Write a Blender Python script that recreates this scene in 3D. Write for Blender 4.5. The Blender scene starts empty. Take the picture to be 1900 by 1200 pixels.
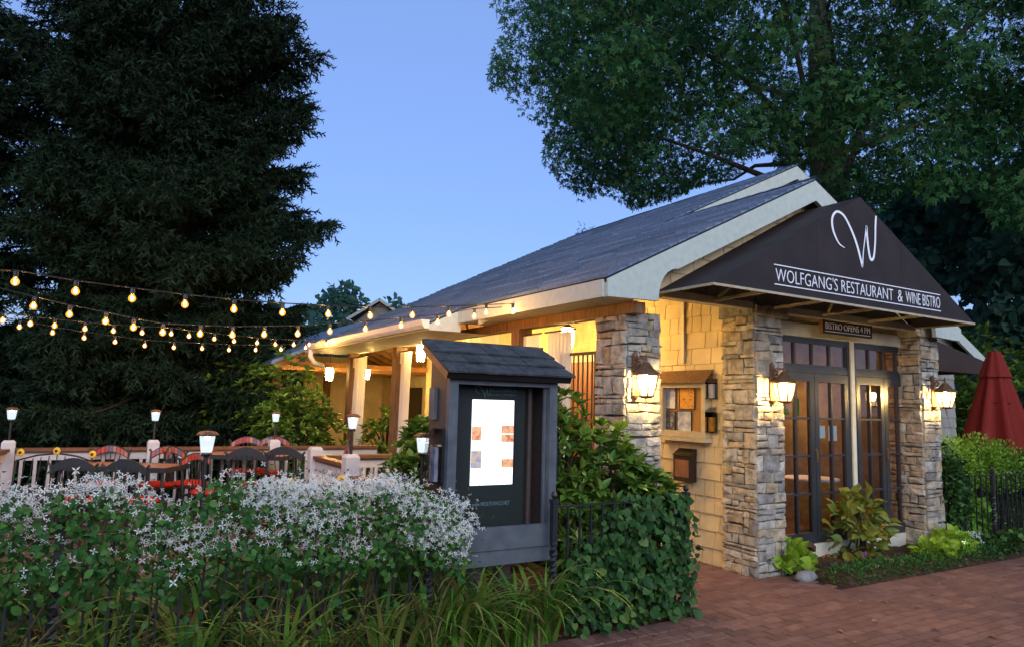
import bpy, math, random
import numpy as np
from mathutils import Matrix, Vector

random.seed(7)
RNG = np.random.default_rng(11)
SC = bpy.context.scene
COL = SC.collection
PI = math.pi

# ------------------------------------------------------------------ camera
CAM_H = 1.75
YAW, TILT, ROLL, FPX = math.radians(30.9755), math.radians(6.4757), math.radians(1.4977), 1313.5
_f = np.array([math.sin(YAW)*math.cos(TILT), math.cos(YAW)*math.cos(TILT), math.sin(TILT)])
_r0 = np.array([math.cos(YAW), -math.sin(YAW), 0.0])
_u0 = np.cross(_r0, _f)
_R = _r0*math.cos(ROLL) + _u0*math.sin(ROLL)
_U = -_r0*math.sin(ROLL) + _u0*math.cos(ROLL)
_C = np.array([0, 0, CAM_H])
cam_d = bpy.data.cameras.new('camera')
cam_d.sensor_width = 36; cam_d.lens = FPX/1900*36
cam_d.clip_start = 0.05; cam_d.clip_end = 3000
cam = bpy.data.objects.new('camera', cam_d); COL.objects.link(cam)
cam.matrix_world = Matrix(((_R[0], _U[0], -_f[0], 0), (_R[1], _U[1], -_f[1], 0), (_R[2], _U[2], -_f[2], CAM_H), (0, 0, 0, 1)))
SC.camera = cam

# ------------------------------------------------------------------ sky, sun, exposure
SKY_STRENGTH = 0.15
world = bpy.data.worlds.new('World'); SC.world = world; world.use_nodes = True
wn = world.node_tree; wn.nodes.clear()
w_out = wn.nodes.new('ShaderNodeOutputWorld'); w_bg = wn.nodes.new('ShaderNodeBackground')
w_sky = wn.nodes.new('ShaderNodeTexSky'); w_sky.sky_type = 'NISHITA'; w_sky.sun_disc = False
w_sky.sun_elevation = math.radians(4.5); w_sky.sun_rotation = math.radians(200)
w_sky.air_density = 1.0; w_sky.dust_density = 0.5; w_sky.ozone_density = 3.5
w_hs = wn.nodes.new('ShaderNodeMix'); w_hs.data_type = 'RGBA'; w_hs.blend_type = 'MULTIPLY'
w_hs.inputs[0].default_value = 1.0; w_hs.inputs[7].default_value = (0.45, 0.36, 0.50, 1)
w_ad = wn.nodes.new('ShaderNodeMix'); w_ad.data_type = 'RGBA'; w_ad.blend_type = 'ADD'   # even twilight glow over the whole dome
w_ad.inputs[0].default_value = 1.0; w_ad.inputs[7].default_value = (0.43, 0.66, 1.16, 1)
wn.links.new(w_sky.outputs[0], w_hs.inputs[6]); wn.links.new(w_hs.outputs[2], w_ad.inputs[6]); wn.links.new(w_ad.outputs[2], w_bg.inputs[0])
wn.links.new(w_bg.outputs[0], w_out.inputs[0]); w_bg.inputs[1].default_value = SKY_STRENGTH
sun_d = bpy.data.lights.new('sun', 'SUN'); sun_d.energy = 0.85; sun_d.angle = math.radians(60); sun_d.color = (0.95, 0.98, 1.0)
sun = bpy.data.objects.new('sun', sun_d); COL.objects.link(sun)
sun.rotation_euler = (math.radians(66), 0, math.radians(-16)); sun.location = (0, 0, 30)
SC.view_settings.view_transform = 'Standard'; SC.view_settings.look = 'None'
SC.view_settings.gamma = 1; SC.view_settings.exposure = 1.5; SC.view_settings.use_curve_mapping = False
SC.cycles.use_denoising = True
SC.cycles.max_bounces = 6; SC.cycles.diffuse_bounces = 3; SC.cycles.transparent_max_bounces = 12
SC.cycles.sample_clamp_indirect = 4.0
SC.cycles.caustics_reflective = False; SC.cycles.caustics_refractive = False

# ------------------------------------------------------------------ photo pixel -> place
def ray(x, y): return _f*FPX + _R*(x-950) - _U*(y-600)
def gz(x, y, z=0.0):
    d = ray(x, y); return _C + d*((z-CAM_H)/d[2])
def onx(x, y, X):
    d = ray(x, y); return _C + d*(X/d[0])
def ony(x, y, Y):
    d = ray(x, y); return _C + d*(Y/d[1])
def dep(x, y, s): return _C + ray(x, y)*(s/FPX)
def proj(p):
    d = np.asarray(p, float) - _C; z = d @ _f
    return np.stack([950+FPX*(d @ _R)/z, 600-FPX*(d @ _U)/z, z], -1)

# ------------------------------------------------------------------ materials
MATS = {}
def _nodes(name):
    m = bpy.data.materials.new(name); m.use_nodes = True
    nt = m.node_tree; b = nt.nodes['Principled BSDF']
    MATS[name] = m
    return m, nt, b
def piece_random(nt):
    oi = nt.nodes.new('ShaderNodeObjectInfo'); ge = nt.nodes.new('ShaderNodeNewGeometry')
    ad = nt.nodes.new('ShaderNodeMath'); ad.operation = 'ADD'
    nt.links.new(oi.outputs['Random'], ad.inputs[0]); nt.links.new(ge.outputs['Random Per Island'], ad.inputs[1])
    fr = nt.nodes.new('ShaderNodeMath'); fr.operation = 'FRACT'; nt.links.new(ad.outputs[0], fr.inputs[0])
    return fr.outputs[0]
def ramp(nt, src, cols):
    r = nt.nodes.new('ShaderNodeValToRGB'); e = r.color_ramp.elements
    n = len(cols)
    for i, c in enumerate(cols):
        p = i/(n-1) if n > 1 else 0
        if i == 0: el = e[0]; el.position = 0
        elif i == n-1: el = e[1] if len(e) == 2 and n == 2 else e[len(e)-1]; el.position = 1
        else: el = e.new(p)
        el.color = (*c, 1)
    nt.links.new(src, r.inputs[0]); return r.outputs[0]
def mat(name, cols, rough=0.6, spec=0.3, noise=6.0, amt=0.35, bump=0.0, bscale=30.0, metal=0.0, piece=False, coords='Object', stretch=None):
    """cols: one colour or a list used per piece; amt: darkening mottling by noise."""
    m, nt, b = _nodes(name)
    cols = cols if isinstance(cols, list) else [cols]
    tc = nt.nodes.new('ShaderNodeTexCoord'); co = tc.outputs[coords]
    if stretch:
        mp = nt.nodes.new('ShaderNodeMapping'); mp.inputs['Scale'].default_value = stretch
        nt.links.new(co, mp.inputs[0]); co = mp.outputs[0]
    nz = nt.nodes.new('ShaderNodeTexNoise'); nz.inputs['Scale'].default_value = noise; nz.inputs['Detail'].default_value = 5
    nt.links.new(co, nz.inputs['Vector'])
    if len(cols) > 1:
        base = ramp(nt, piece_random(nt) if piece else nz.outputs[0], cols)
    else:
        rg = nt.nodes.new('ShaderNodeRGB'); rg.outputs[0].default_value = (*cols[0], 1); base = rg.outputs[0]
    mr = nt.nodes.new('ShaderNodeMapRange'); mr.inputs[1].default_value = 0.3; mr.inputs[2].default_value = 0.7
    mr.inputs[3].default_value = 1-amt; mr.inputs[4].default_value = 1+amt*0.4
    nt.links.new(nz.outputs[0], mr.inputs[0])
    mx = nt.nodes.new('ShaderNodeMix'); mx.data_type = 'RGBA'; mx.blend_type = 'MULTIPLY'; mx.inputs[0].default_value = 1
    nt.links.new(base, mx.inputs[6])
    cb = nt.nodes.new('ShaderNodeCombineColor')
    for i in range(3): nt.links.new(mr.outputs[0], cb.inputs[i])
    nt.links.new(cb.outputs[0], mx.inputs[7]); nt.links.new(mx.outputs[2], b.inputs['Base Color'])
    b.inputs['Roughness'].default_value = rough; b.inputs['Specular IOR Level'].default_value = spec; b.inputs['Metallic'].default_value = metal
    if bump:
        n2 = nt.nodes.new('ShaderNodeTexNoise'); n2.inputs['Scale'].default_value = bscale; n2.inputs['Detail'].default_value = 4
        nt.links.new(co, n2.inputs['Vector'])
        bp = nt.nodes.new('ShaderNodeBump'); bp.inputs['Strength'].default_value = bump; bp.inputs['Distance'].default_value = 0.02
        nt.links.new(n2.outputs[0], bp.inputs['Height']); nt.links.new(bp.outputs[0], b.inputs['Normal'])
    return m
def leafmat(name, cols, trans=0.25, rough=0.45, spec=0.4):
    m, nt, b = _nodes(name)
    base = ramp(nt, piece_random(nt), cols)
    nt.links.new(base, b.inputs['Base Color'])
    b.inputs['Roughness'].default_value = rough; b.inputs['Specular IOR Level'].default_value = spec
    if trans:
        tr = nt.nodes.new('ShaderNodeBsdfTranslucent'); nt.links.new(base, tr.inputs[0])
        ms = nt.nodes.new('ShaderNodeMixShader'); ms.inputs[0].default_value = trans
        out = nt.nodes['Material Output']
        nt.links.new(b.outputs[0], ms.inputs[1]); nt.links.new(tr.outputs[0], ms.inputs[2]); nt.links.new(ms.outputs[0], out.inputs[0])
    return m
def emit(name, col, strength, base=(0.8, 0.8, 0.8)):
    m, nt, b = _nodes(name)
    b.inputs['Base Color'].default_value = (*base, 1)
    b.inputs['Emission Color'].default_value = (*col, 1); b.inputs['Emission Strength'].default_value = strength
    b.inputs['Roughness'].default_value = 0.3
    return m
def glass(name, tint=(0.9, 0.95, 0.95), gloss=0.9):
    m, nt, b = _nodes(name)
    nt.nodes.remove(b)
    out = nt.nodes['Material Output']
    t = nt.nodes.new('ShaderNodeBsdfTransparent'); t.inputs[0].default_value = (*tint, 1)
    g = nt.nodes.new('ShaderNodeBsdfGlossy'); g.inputs['Roughness'].default_value = 0.015; g.inputs[0].default_value = (gloss, gloss, gloss, 1)
    fr = nt.nodes.new('ShaderNodeFresnel'); fr.inputs[0].default_value = 1.5
    mr = nt.nodes.new('ShaderNodeMath'); mr.operation = 'MULTIPLY'; mr.inputs[1].default_value = 1.9
    nt.links.new(fr.outputs[0], mr.inputs[0])
    ms = nt.nodes.new('ShaderNodeMixShader'); nt.links.new(mr.outputs[0], ms.inputs[0])
    nt.links.new(t.outputs[0], ms.inputs[1]); nt.links.new(g.outputs[0], ms.inputs[2]); nt.links.new(ms.outputs[0], out.inputs[0])
    return m

mat('soil', [(0.040, 0.026, 0.017), (0.095, 0.058, 0.036)], 0.95, 0.1, 18, 0.5, 0.8, 40)
mat('lawn', [(0.020, 0.030, 0.010), (0.035, 0.045, 0.018)], 0.95, 0.1, 3, 0.4)
mat('brick', [(0.150, 0.078, 0.060), (0.205, 0.102, 0.076), (0.245, 0.128, 0.098), (0.175, 0.092, 0.074), (0.20, 0.095, 0.066)], 0.8, 0.15, 9, 0.22, 0.25, 60, piece=True)
mat('mortar_sand', [(0.045, 0.032, 0.027), (0.075, 0.052, 0.043)], 0.95, 0.1, 25, 0.4)
mat('stone', [(0.34, 0.32, 0.28), (0.52, 0.45, 0.34), (0.27, 0.265, 0.25), (0.57, 0.52, 0.43), (0.38, 0.35, 0.30), (0.50, 0.39, 0.25), (0.24, 0.23, 0.215), (0.45, 0.40, 0.33), (0.37, 0.28, 0.18), (0.48, 0.45, 0.40)], 0.85, 0.2, 11, 0.5, 0.9, 26, piece=True)
mat('stone_core', (0.15, 0.135, 0.115), 0.95, 0.1, 20, 0.5)
mat('shingle_cream', [(0.62, 0.49, 0.28), (0.68, 0.54, 0.32), (0.65, 0.51, 0.30)], 0.7, 0.2, 5, 0.18, 0.15, 60, piece=True)
mat('wall_back', (0.16, 0.12, 0.07), 0.9)
mat('shingle_grey', [(0.30, 0.30, 0.27), (0.34, 0.33, 0.29)], 0.75, 0.2, 5, 0.2, piece=True)
mat('trim_cream', (0.62, 0.58, 0.47), 0.6, 0.25, 9, 0.15)
mat('fascia', (0.48, 0.53, 0.48), 0.6, 0.25, 14, 0.10, 0.15, 90)
mat('gutter_white', (0.66, 0.66, 0.62), 0.4, 0.4, 8, 0.1)
mat('roof_shingle', [(0.075, 0.13, 0.21), (0.14, 0.215, 0.33), (0.10, 0.165, 0.26), (0.19, 0.27, 0.38)], 0.7, 0.5, 30, 0.28, 0.3, 200, piece=True)  # grey shingles; blue of the sky light is tinted into these tones
mat('roof_under', (0.05, 0.045, 0.04), 0.9)
mat('timber', [(0.17, 0.085, 0.035), (0.23, 0.12, 0.05)], 0.65, 0.3, 6, 0.4, 0.2, 30, stretch=(6, 6, 0.7))
mat('rafter_wood', [(0.32, 0.15, 0.045), (0.40, 0.20, 0.07)], 0.6, 0.3, 6, 0.35)
mat('door_frame', (0.030, 0.034, 0.040), 0.35, 0.5, 10, 0.2)
mat('iron', (0.016, 0.017, 0.020), 0.5, 0.5, 30, 0.3, 0.15, 120)
mat('bronze', (0.16, 0.085, 0.045), 0.5, 0.45, 20, 0.35, 0.1, 100, metal=0.35)
mat('canvas', (0.030, 0.021, 0.021), 0.7, 0.3, 3, 0.30, 0.8, 2.6)
mat('canvas_brown', (0.050, 0.034, 0.030), 0.8, 0.2, 60, 0.25)
mat('letter_white', (0.82, 0.84, 0.90), 0.6, 0.2, 10, 0.05)
mat('frame_tube', (0.45, 0.38, 0.26), 0.5, 0.4, 10, 0.2)
mat('sign_brown', (0.035, 0.020, 0.013), 0.5, 0.3, 20, 0.3)
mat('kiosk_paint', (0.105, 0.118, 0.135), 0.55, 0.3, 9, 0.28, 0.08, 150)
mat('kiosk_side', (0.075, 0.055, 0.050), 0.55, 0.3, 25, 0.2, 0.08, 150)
mat('kiosk_panel', (0.022, 0.028, 0.026), 0.35, 0.4, 40, 0.1)
mat('slate', [(0.050, 0.058, 0.064), (0.072, 0.080, 0.086), (0.060, 0.068, 0.070)], 0.8, 0.3, 14, 0.45, 0.6, 60, piece=True)
mat('cedar_edge', (0.30, 0.13, 0.06), 0.6)
mat('letter_teal', (0.16, 0.26, 0.28), 0.5)
mat('board_cream', (0.50, 0.42, 0.27), 0.5, 0.3, 12, 0.15)
mat('cork', [(0.42, 0.22, 0.07), (0.50, 0.28, 0.10)], 0.8, 0.1, 90, 0.2)
mat('paper', (0.75, 0.76, 0.80), 0.7, 0.1, 14, 0.08)
mat('paper_blue', [(0.75, 0.76, 0.80), (0.75, 0.76, 0.80), (0.25, 0.28, 0.42), (0.75, 0.76, 0.8)], 0.7, 0.1, 11, 0.1)
mat('paper_dark', [(0.72, 0.72, 0.76), (0.06, 0.06, 0.07), (0.7, 0.7, 0.74)], 0.7, 0.1, 12, 0.1)
mat('poster_red', [(0.10, 0.02, 0.01), (0.40, 0.06, 0.02), (0.75, 0.38, 0.05), (0.25, 0.03, 0.02), (0.8, 0.55, 0.12)], 0.5, 0.3, 26, 0.3)
mat('black_plastic', (0.015, 0.015, 0.017), 0.4, 0.5)
mat('paint_white', (0.52, 0.50, 0.50), 0.5, 0.3, 8, 0.12)
mat('rail_brown', (0.16, 0.065, 0.03), 0.5, 0.35, 9, 0.3)
mat('deck_board', [(0.10, 0.065, 0.04), (0.13, 0.085, 0.055)], 0.8, 0.2, 9, 0.3)
mat('cushion_red', (0.50, 0.030, 0.014), 0.8, 0.2, 9, 0.2)
mat('tile_mosaic', [(0.45, 0.03, 0.03), (0.50, 0.22, 0.16), (0.10, 0.14, 0.22), (0.40, 0.05, 0.05), (0.55, 0.12, 0.05), (0.35, 0.02, 0.04)], 0.3, 0.5, 9, 0.2, piece=True)
mat('tile_sun', (0.75, 0.42, 0.03), 0.4, 0.4, 30, 0.2)
mat('table_tile', [(0.45, 0.20, 0.09), (0.38, 0.14, 0.07), (0.50, 0.26, 0.12)], 0.35, 0.5, 30, 0.25, piece=True)
mat('umbrella_red', (0.17, 0.014, 0.010), 0.75, 0.2, 40, 0.15, 0.1, 300)
leafmat('curtain', [(0.84, 0.81, 0.75), (0.86, 0.83, 0.77)], 0.40, 0.85, 0.05)
mat('bark', [(0.10, 0.085, 0.065), (0.17, 0.145, 0.115), (0.12, 0.10, 0.08)], 0.95, 0.1, 7, 0.6, 1.0, 14, stretch=(3, 3, 0.6))
mat('bark_dark', (0.045, 0.034, 0.026), 0.95, 0.1, 10, 0.5)
mat('interior_wall', (0.34, 0.055, 0.045), 0.7, 0.3, 3, 0.3)
mat('interior_floor', (0.10, 0.045, 0.025), 0.4, 0.4, 5, 0.3)
mat('porch_ceiling', (0.46, 0.36, 0.20), 0.7, 0.2, 4, 0.15)
mat('rock', [(0.16, 0.16, 0.16), (0.26, 0.25, 0.24)], 0.9, 0.2, 9, 0.5, 0.8, 25)
mat('wood_door', [(0.24, 0.07, 0.02), (0.32, 0.10, 0.03)], 0.45, 0.4, 4, 0.3, stretch=(8, 8, 0.6))
mat('dark_pane', (0.035, 0.022, 0.014), 0.25, 0.35, 2, 0.4)
mat('wall_far', (0.10, 0.055, 0.045), 0.9, 0.2, 2, 0.3)
mat('asphalt', (0.05, 0.05, 0.052), 0.85, 0.3, 30, 0.3, 0.3, 200)
mat('dry_leaf', [(0.30, 0.17, 0.06), (0.20, 0.09, 0.04), (0.36, 0.24, 0.10)], 0.8, 0.2, 10, 0.2, piece=True)
glass('pane_glass'); glass('acrylic', (0.85, 0.85, 0.88), 0.7)
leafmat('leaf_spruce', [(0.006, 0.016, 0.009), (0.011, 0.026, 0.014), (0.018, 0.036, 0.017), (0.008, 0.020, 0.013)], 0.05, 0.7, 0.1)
leafmat('leaf_oak', [(0.022, 0.088, 0.034), (0.036, 0.13, 0.046), (0.055, 0.155, 0.044), (0.028, 0.105, 0.044), (0.085, 0.15, 0.035)], 0.3, 0.6, 0.12)
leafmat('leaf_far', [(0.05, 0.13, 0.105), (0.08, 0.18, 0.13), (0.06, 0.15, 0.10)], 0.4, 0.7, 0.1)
leafmat('leaf_rhodo', [(0.06, 0.145, 0.024), (0.10, 0.205, 0.030), (0.19, 0.28, 0.045), (0.08, 0.175, 0.028)], 0.2, 0.4, 0.3)
leafmat('leaf_ivy', [(0.020, 0.070, 0.016), (0.034, 0.105, 0.022), (0.065, 0.155, 0.032), (0.026, 0.080, 0.020), (0.016, 0.05, 0.016), (0.12, 0.20, 0.04)], 0.2, 0.5, 0.22)
leafmat('leaf_clematis', [(0.020, 0.080, 0.018), (0.036, 0.125, 0.026), (0.085, 0.20, 0.035), (0.03, 0.10, 0.02)], 0.25, 0.5, 0.2)
leafmat('leaf_lime', [(0.24, 0.40, 0.03), (0.34, 0.50, 0.05), (0.20, 0.36, 0.03)], 0.3, 0.5, 0.3)
leafmat('leaf_hydrangea', [(0.16, 0.20, 0.030), (0.26, 0.26, 0.045), (0.11, 0.18, 0.03), (0.30, 0.24, 0.05)], 0.25, 0.45, 0.35)
leafmat('leaf_bright', [(0.13, 0.28, 0.025), (0.20, 0.38, 0.035), (0.09, 0.22, 0.022)], 0.3, 0.5, 0.3)
leafmat('leaf_blade', [(0.045, 0.13, 0.015), (0.08, 0.21, 0.024), (0.14, 0.29, 0.036), (0.18, 0.23, 0.045), (0.2, 0.17, 0.06)], 0.3, 0.45, 0.25)
leafmat('twig_dry', [(0.05, 0.035, 0.022), (0.09, 0.065, 0.04)], 0.0, 0.8, 0.1)
leafmat('petal_white', [(0.86, 0.88, 0.84), (0.90, 0.90, 0.86), (0.86, 0.87, 0.82), (0.80, 0.82, 0.78), (0.58, 0.54, 0.40)], 0.35, 0.7, 0.1)
leafmat('petal_pink', [(0.45, 0.12, 0.32), (0.55, 0.2, 0.4)], 0.3, 0.6, 0.2)
leafmat('petal_orange', [(0.8, 0.16, 0.02), (0.85, 0.25, 0.03)], 0.3, 0.6, 0.2)
emit('filament_glow', (1.0, 0.55, 0.16), 460)
def amber(name, col, strength, tint):
    m, nt, b = _nodes(name); nt.nodes.remove(b); out = nt.nodes['Material Output']
    t = nt.nodes.new('ShaderNodeBsdfTransparent'); t.inputs[0].default_value = (*tint, 1)
    e = nt.nodes.new('ShaderNodeEmission'); e.inputs[0].default_value = (*col, 1); e.inputs[1].default_value = strength
    a = nt.nodes.new('ShaderNodeAddShader'); nt.links.new(t.outputs[0], a.inputs[0]); nt.links.new(e.outputs[0], a.inputs[1]); nt.links.new(a.outputs[0], out.inputs[0])
amber('lantern_glass', (1.0, 0.70, 0.34), 0.50, (0.96, 0.90, 0.78)); amber('solar_glass', (0.80, 0.90, 1.0), 0.20, (0.80, 0.84, 0.86))
amber('bulb_glass', (1.0, 0.33, 0.03), 0.42, (0.95, 0.80, 0.60))
emit('lantern_glow', (1.0, 0.70, 0.27), 26.0)
emit('lantern_core', (1.0, 0.70, 0.27), 330.0)
emit('led_core', (0.85, 0.92, 1.0), 14.0)
emit('porch_glow', (1.0, 0.62, 0.18), 115)
emit('screen_white', (1.0, 0.985, 1.0), 0.55)
emit('bollard_glow', (0.8, 1.0, 0.7), 1.0)

# ------------------------------------------------------------------ mesh helpers
class MB:
    def __init__(s): s.v = []; s.f = []
    def add(s, vs, fs):
        n = len(s.v); s.v += [tuple(map(float, p)) for p in vs]; s.f += [tuple(i+n for i in f) for f in fs]; return s
    def box(s, a, b):
        x0, x1 = sorted((a[0], b[0])); y0, y1 = sorted((a[1], b[1])); z0, z1 = sorted((a[2], b[2]))
        return s.add([(x0,y0,z0),(x1,y0,z0),(x1,y1,z0),(x0,y1,z0),(x0,y0,z1),(x1,y0,z1),(x1,y1,z1),(x0,y1,z1)],
                     [(0,3,2,1),(4,5,6,7),(0,1,5,4),(1,2,6,5),(2,3,7,6),(3,0,4,7)])
    def beam(s, p, q, w, h, up=(0, 0, 1)):
        p = Vector(p); q = Vector(q); d = (q-p).normalized(); up = Vector(up)
        if abs(d.dot(up)) > 0.98: up = Vector((0, 1, 0))
        r = d.cross(up).normalized(); u = r.cross(d).normalized()
        vs = []
        for c in (p, q):
            for sr, su in ((-1,-1),(1,-1),(1,1),(-1,1)): vs.append(c + r*(sr*w/2) + u*(su*h/2))
        return s.add(vs, [(0,1,2,3),(7,6,5,4),(0,4,5,1),(1,5,6,2),(2,6,7,3),(3,7,4,0)])
    def prism(s, poly, axis, a, b):
        """poly in the plane across axis, extruded from a to b along it"""
        def mk(p, t):
            return {'y': (p[0], t, p[1]), 'x': (t, p[0], p[1]), 'z': (p[0], p[1], t)}[axis]
        n = len(poly); vs = [mk(p, a) for p in poly] + [mk(p, b) for p in poly]
        fs = [tuple(range(n)), tuple(reversed(range(n, 2*n)))] + [(i, i+n, (i+1) % n + n, (i+1) % n) for i in range(n)]
        return s.add(vs, fs)
    def tube(s, pts, rad, n=6, cap=True):
        pts = [Vector(p) for p in pts]; m = len(pts)
        rads = rad if isinstance(rad, (list, tuple)) else [rad]*m
        prev = None; base = len(s.v); vs = []
        for i, p in enumerate(pts):
            d = (pts[min(i+1, m-1)] - pts[max(i-1, 0)]).normalized()
            if prev is None:
                a = Vector((0, 0, 1)) if abs(d.z) < 0.9 else Vector((1, 0, 0)); r = d.cross(a).normalized()
            else: r = (prev - d*prev.dot(d)).normalized()
            prev = r; u = d.cross(r)
            for k in range(n):
                t = 2*PI*k/n; vs.append(p + (r*math.cos(t) + u*math.sin(t))*rads[i])
        fs = [(i*n+k, i*n+(k+1) % n, (i+1)*n+(k+1) % n, (i+1)*n+k) for i in range(m-1) for k in range(n)]
        if cap: fs += [tuple(reversed(range(n))), tuple(range((m-1)*n, m*n))]
        return s.add(vs, fs)
    def lathe(s, prof, n=12, c=(0, 0, 0), wob=None, cap=True):
        vs = []
        for j, (r, z) in enumerate(prof):
            for k in range(n):
                t = 2*PI*k/n; rr = r*(wob(k, j) if wob else 1)
                vs.append((c[0]+rr*math.cos(t), c[1]+rr*math.sin(t), c[2]+z))
        m = len(prof)
        fs = [(i*n+k, i*n+(k+1) % n, (i+1)*n+(k+1) % n, (i+1)*n+k) for i in range(m-1) for k in range(n)]
        if cap: fs += [tuple(reversed(range(n))), tuple(range((m-1)*n, m*n))]
        return s.add(vs, fs)
    def quad(s, *p): return s.add(p, [tuple(range(len(p)))])

WPOS = {}
def wpos(o): return WPOS.get(o.name, Vector((0, 0, 0))) if o else Vector((0, 0, 0))
def obj(name, mb, m, parent=None, local=False, smooth=False, kind=None):
    """links one mesh object; mb holds world coordinates unless local"""
    me = bpy.data.meshes.new(name)
    off = Vector((0, 0, 0)) if local else wpos(parent)
    me.from_pydata([(v[0]-off.x, v[1]-off.y, v[2]-off.z) for v in mb.v], [], mb.f)
    me.materials.append(MATS[m])
    if smooth:
        me.polygons.foreach_set('use_smooth', [True]*len(me.polygons))
    o = bpy.data.objects.new(name, me); COL.objects.link(o)
    if parent: o.parent = parent; WPOS[o.name] = wpos(parent)
    if kind: o['kind'] = kind
    return o
def tag(o, label, cat, group=None):
    o['label'] = label; o['category'] = cat
    if group: o['group'] = group
    return o
def thing(name, label, cat, loc=(0, 0, 0), group=None, rz=0.0):
    o = bpy.data.objects.new(name, None); COL.objects.link(o); o.location = loc; o.rotation_euler.z = rz
    o.empty_display_size = 0.1
    WPOS[o.name] = Vector(loc); return tag(o, label, cat, group)
def copy_tree(o, parent=None):
    c = o.copy(); COL.objects.link(c); c.parent = parent
    for ch in list(o.children): copy_tree(ch, c)
    return c
def structure(name, mb, m): return obj(name, mb, m, kind='structure')
def place(proto, state, loc, label, rz=0.0, scale=1.0):
    o = proto if not state else copy_tree(proto); state.append(1)
    o.location = loc; o.rotation_euler.z = rz; o.scale = (scale,)*3; o['label'] = label
    return o
def pieces(name, mbs, m, parent, limit=300, rest='rest', local=False):
    """mbs: list of MB in world coords; the ones showing largest become parts, the rest one stuff part"""
    cen = np.array([np.mean(np.array(b.v), 0) for b in mbs]); pr = proj(cen)
    vis = (pr[:, 2] > 0.1) & (pr[:, 0] > -40) & (pr[:, 0] < 1940) & (pr[:, 1] > -40) & (pr[:, 1] < 1240)
    order = np.argsort(np.where(vis, pr[:, 2], 1e6 + pr[:, 2]))
    keep = set(int(i) for i in order[:limit] if vis[i]); others = MB()
    for i, b in enumerate(mbs):
        if i in keep: obj(name, b, m, parent)
        else: others.add(b.v, b.f)
    if others.v: obj(rest, others, m, parent, kind='stuff')

# scattering many small faces through a volume
def rot_from(d, roll):
    """(N,3) unit y-axes -> (N,3,3) frames with that y axis and a random roll"""
    d = d/np.linalg.norm(d, axis=1, keepdims=True)
    a = np.where(np.abs(d[:, 2:3]) < 0.9, np.array([[0, 0, 1.0]]), np.array([[1.0, 0, 0]]))
    x = np.cross(d, a); x /= np.linalg.norm(x, axis=1, keepdims=True); z = np.cross(x, d)
    c, s = np.cos(roll)[:, None], np.sin(roll)[:, None]
    x2 = x*c + z*s; z2 = -x*s + z*c
    return np.stack([x2, d, z2], axis=2)
def scatter(name, tmpl, pos, R, scale, m, parent=None, kind='stuff'):
    V, F = np.array(tmpl[0], float), tmpl[1]
    N = len(pos); nv = len(V)
    P = np.einsum('nij,vj->nvi', R, V)*np.asarray(scale).reshape(-1, 1, 1) + pos[:, None, :]
    P = P.reshape(-1, 3) - np.array(wpos(parent))
    me = bpy.data.meshes.new(name)
    lens = np.array([len(f) for f in F]); flat = np.concatenate([np.array(f) for f in F])
    loops = (flat[None, :] + (np.arange(N)*nv)[:, None]).reshape(-1)
    tot = np.tile(lens, N); starts = np.concatenate([[0], np.cumsum(tot)[:-1]])
    me.vertices.add(N*nv); me.loops.add(len(loops)); me.polygons.add(len(tot))
    me.vertices.foreach_set('co', P.astype(np.float32).ravel())
    me.loops.foreach_set('vertex_index', loops.astype(np.int32))
    me.polygons.foreach_set('loop_start', starts.astype(np.int32)); me.polygons.foreach_set('loop_total', tot.astype(np.int32))
    me.update(calc_edges=True); me.materials.append(MATS[m])
    o = bpy.data.objects.new(name, me); COL.objects.link(o)
    if parent: o.parent = parent; WPOS[o.name] = wpos(parent)
    if kind: o['kind'] = kind
    return o
def leaves(pname, tmpl, pos, R, scale, m, parent, limit=300, rest='foliage'):
    """the largest-showing leaves as parts sharing one mesh, the rest as one stuff part"""
    pr = proj(pos); sc = np.asarray(scale)
    vis = (pr[:, 0] > -20) & (pr[:, 0] < 1920) & (pr[:, 1] > 0) & (pr[:, 1] < 1220)
    order = np.argsort(np.where(vis, pr[:, 2] - sc*4, 1e6)); keep = order[:min(limit, int(vis.sum()))]
    me = bpy.data.meshes.new(pname); me.from_pydata([tuple(v) for v in tmpl[0]], [], tmpl[1]); me.materials.append(MATS[m])
    off = np.array(wpos(parent))
    for i in keep:
        o = bpy.data.objects.new(pname, me); COL.objects.link(o); o.parent = parent
        M = Matrix.Identity(4)
        for a in range(3):
            for b in range(3): M[a][b] = R[i][a][b]*sc[i]
            M[a][3] = pos[i][a]-off[a]
        o.matrix_local = M
    rs = np.setdiff1d(np.arange(len(pos)), keep)
    if len(rs): scatter(rest, tmpl, pos[rs], R[rs], sc[rs], m, parent)

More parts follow.
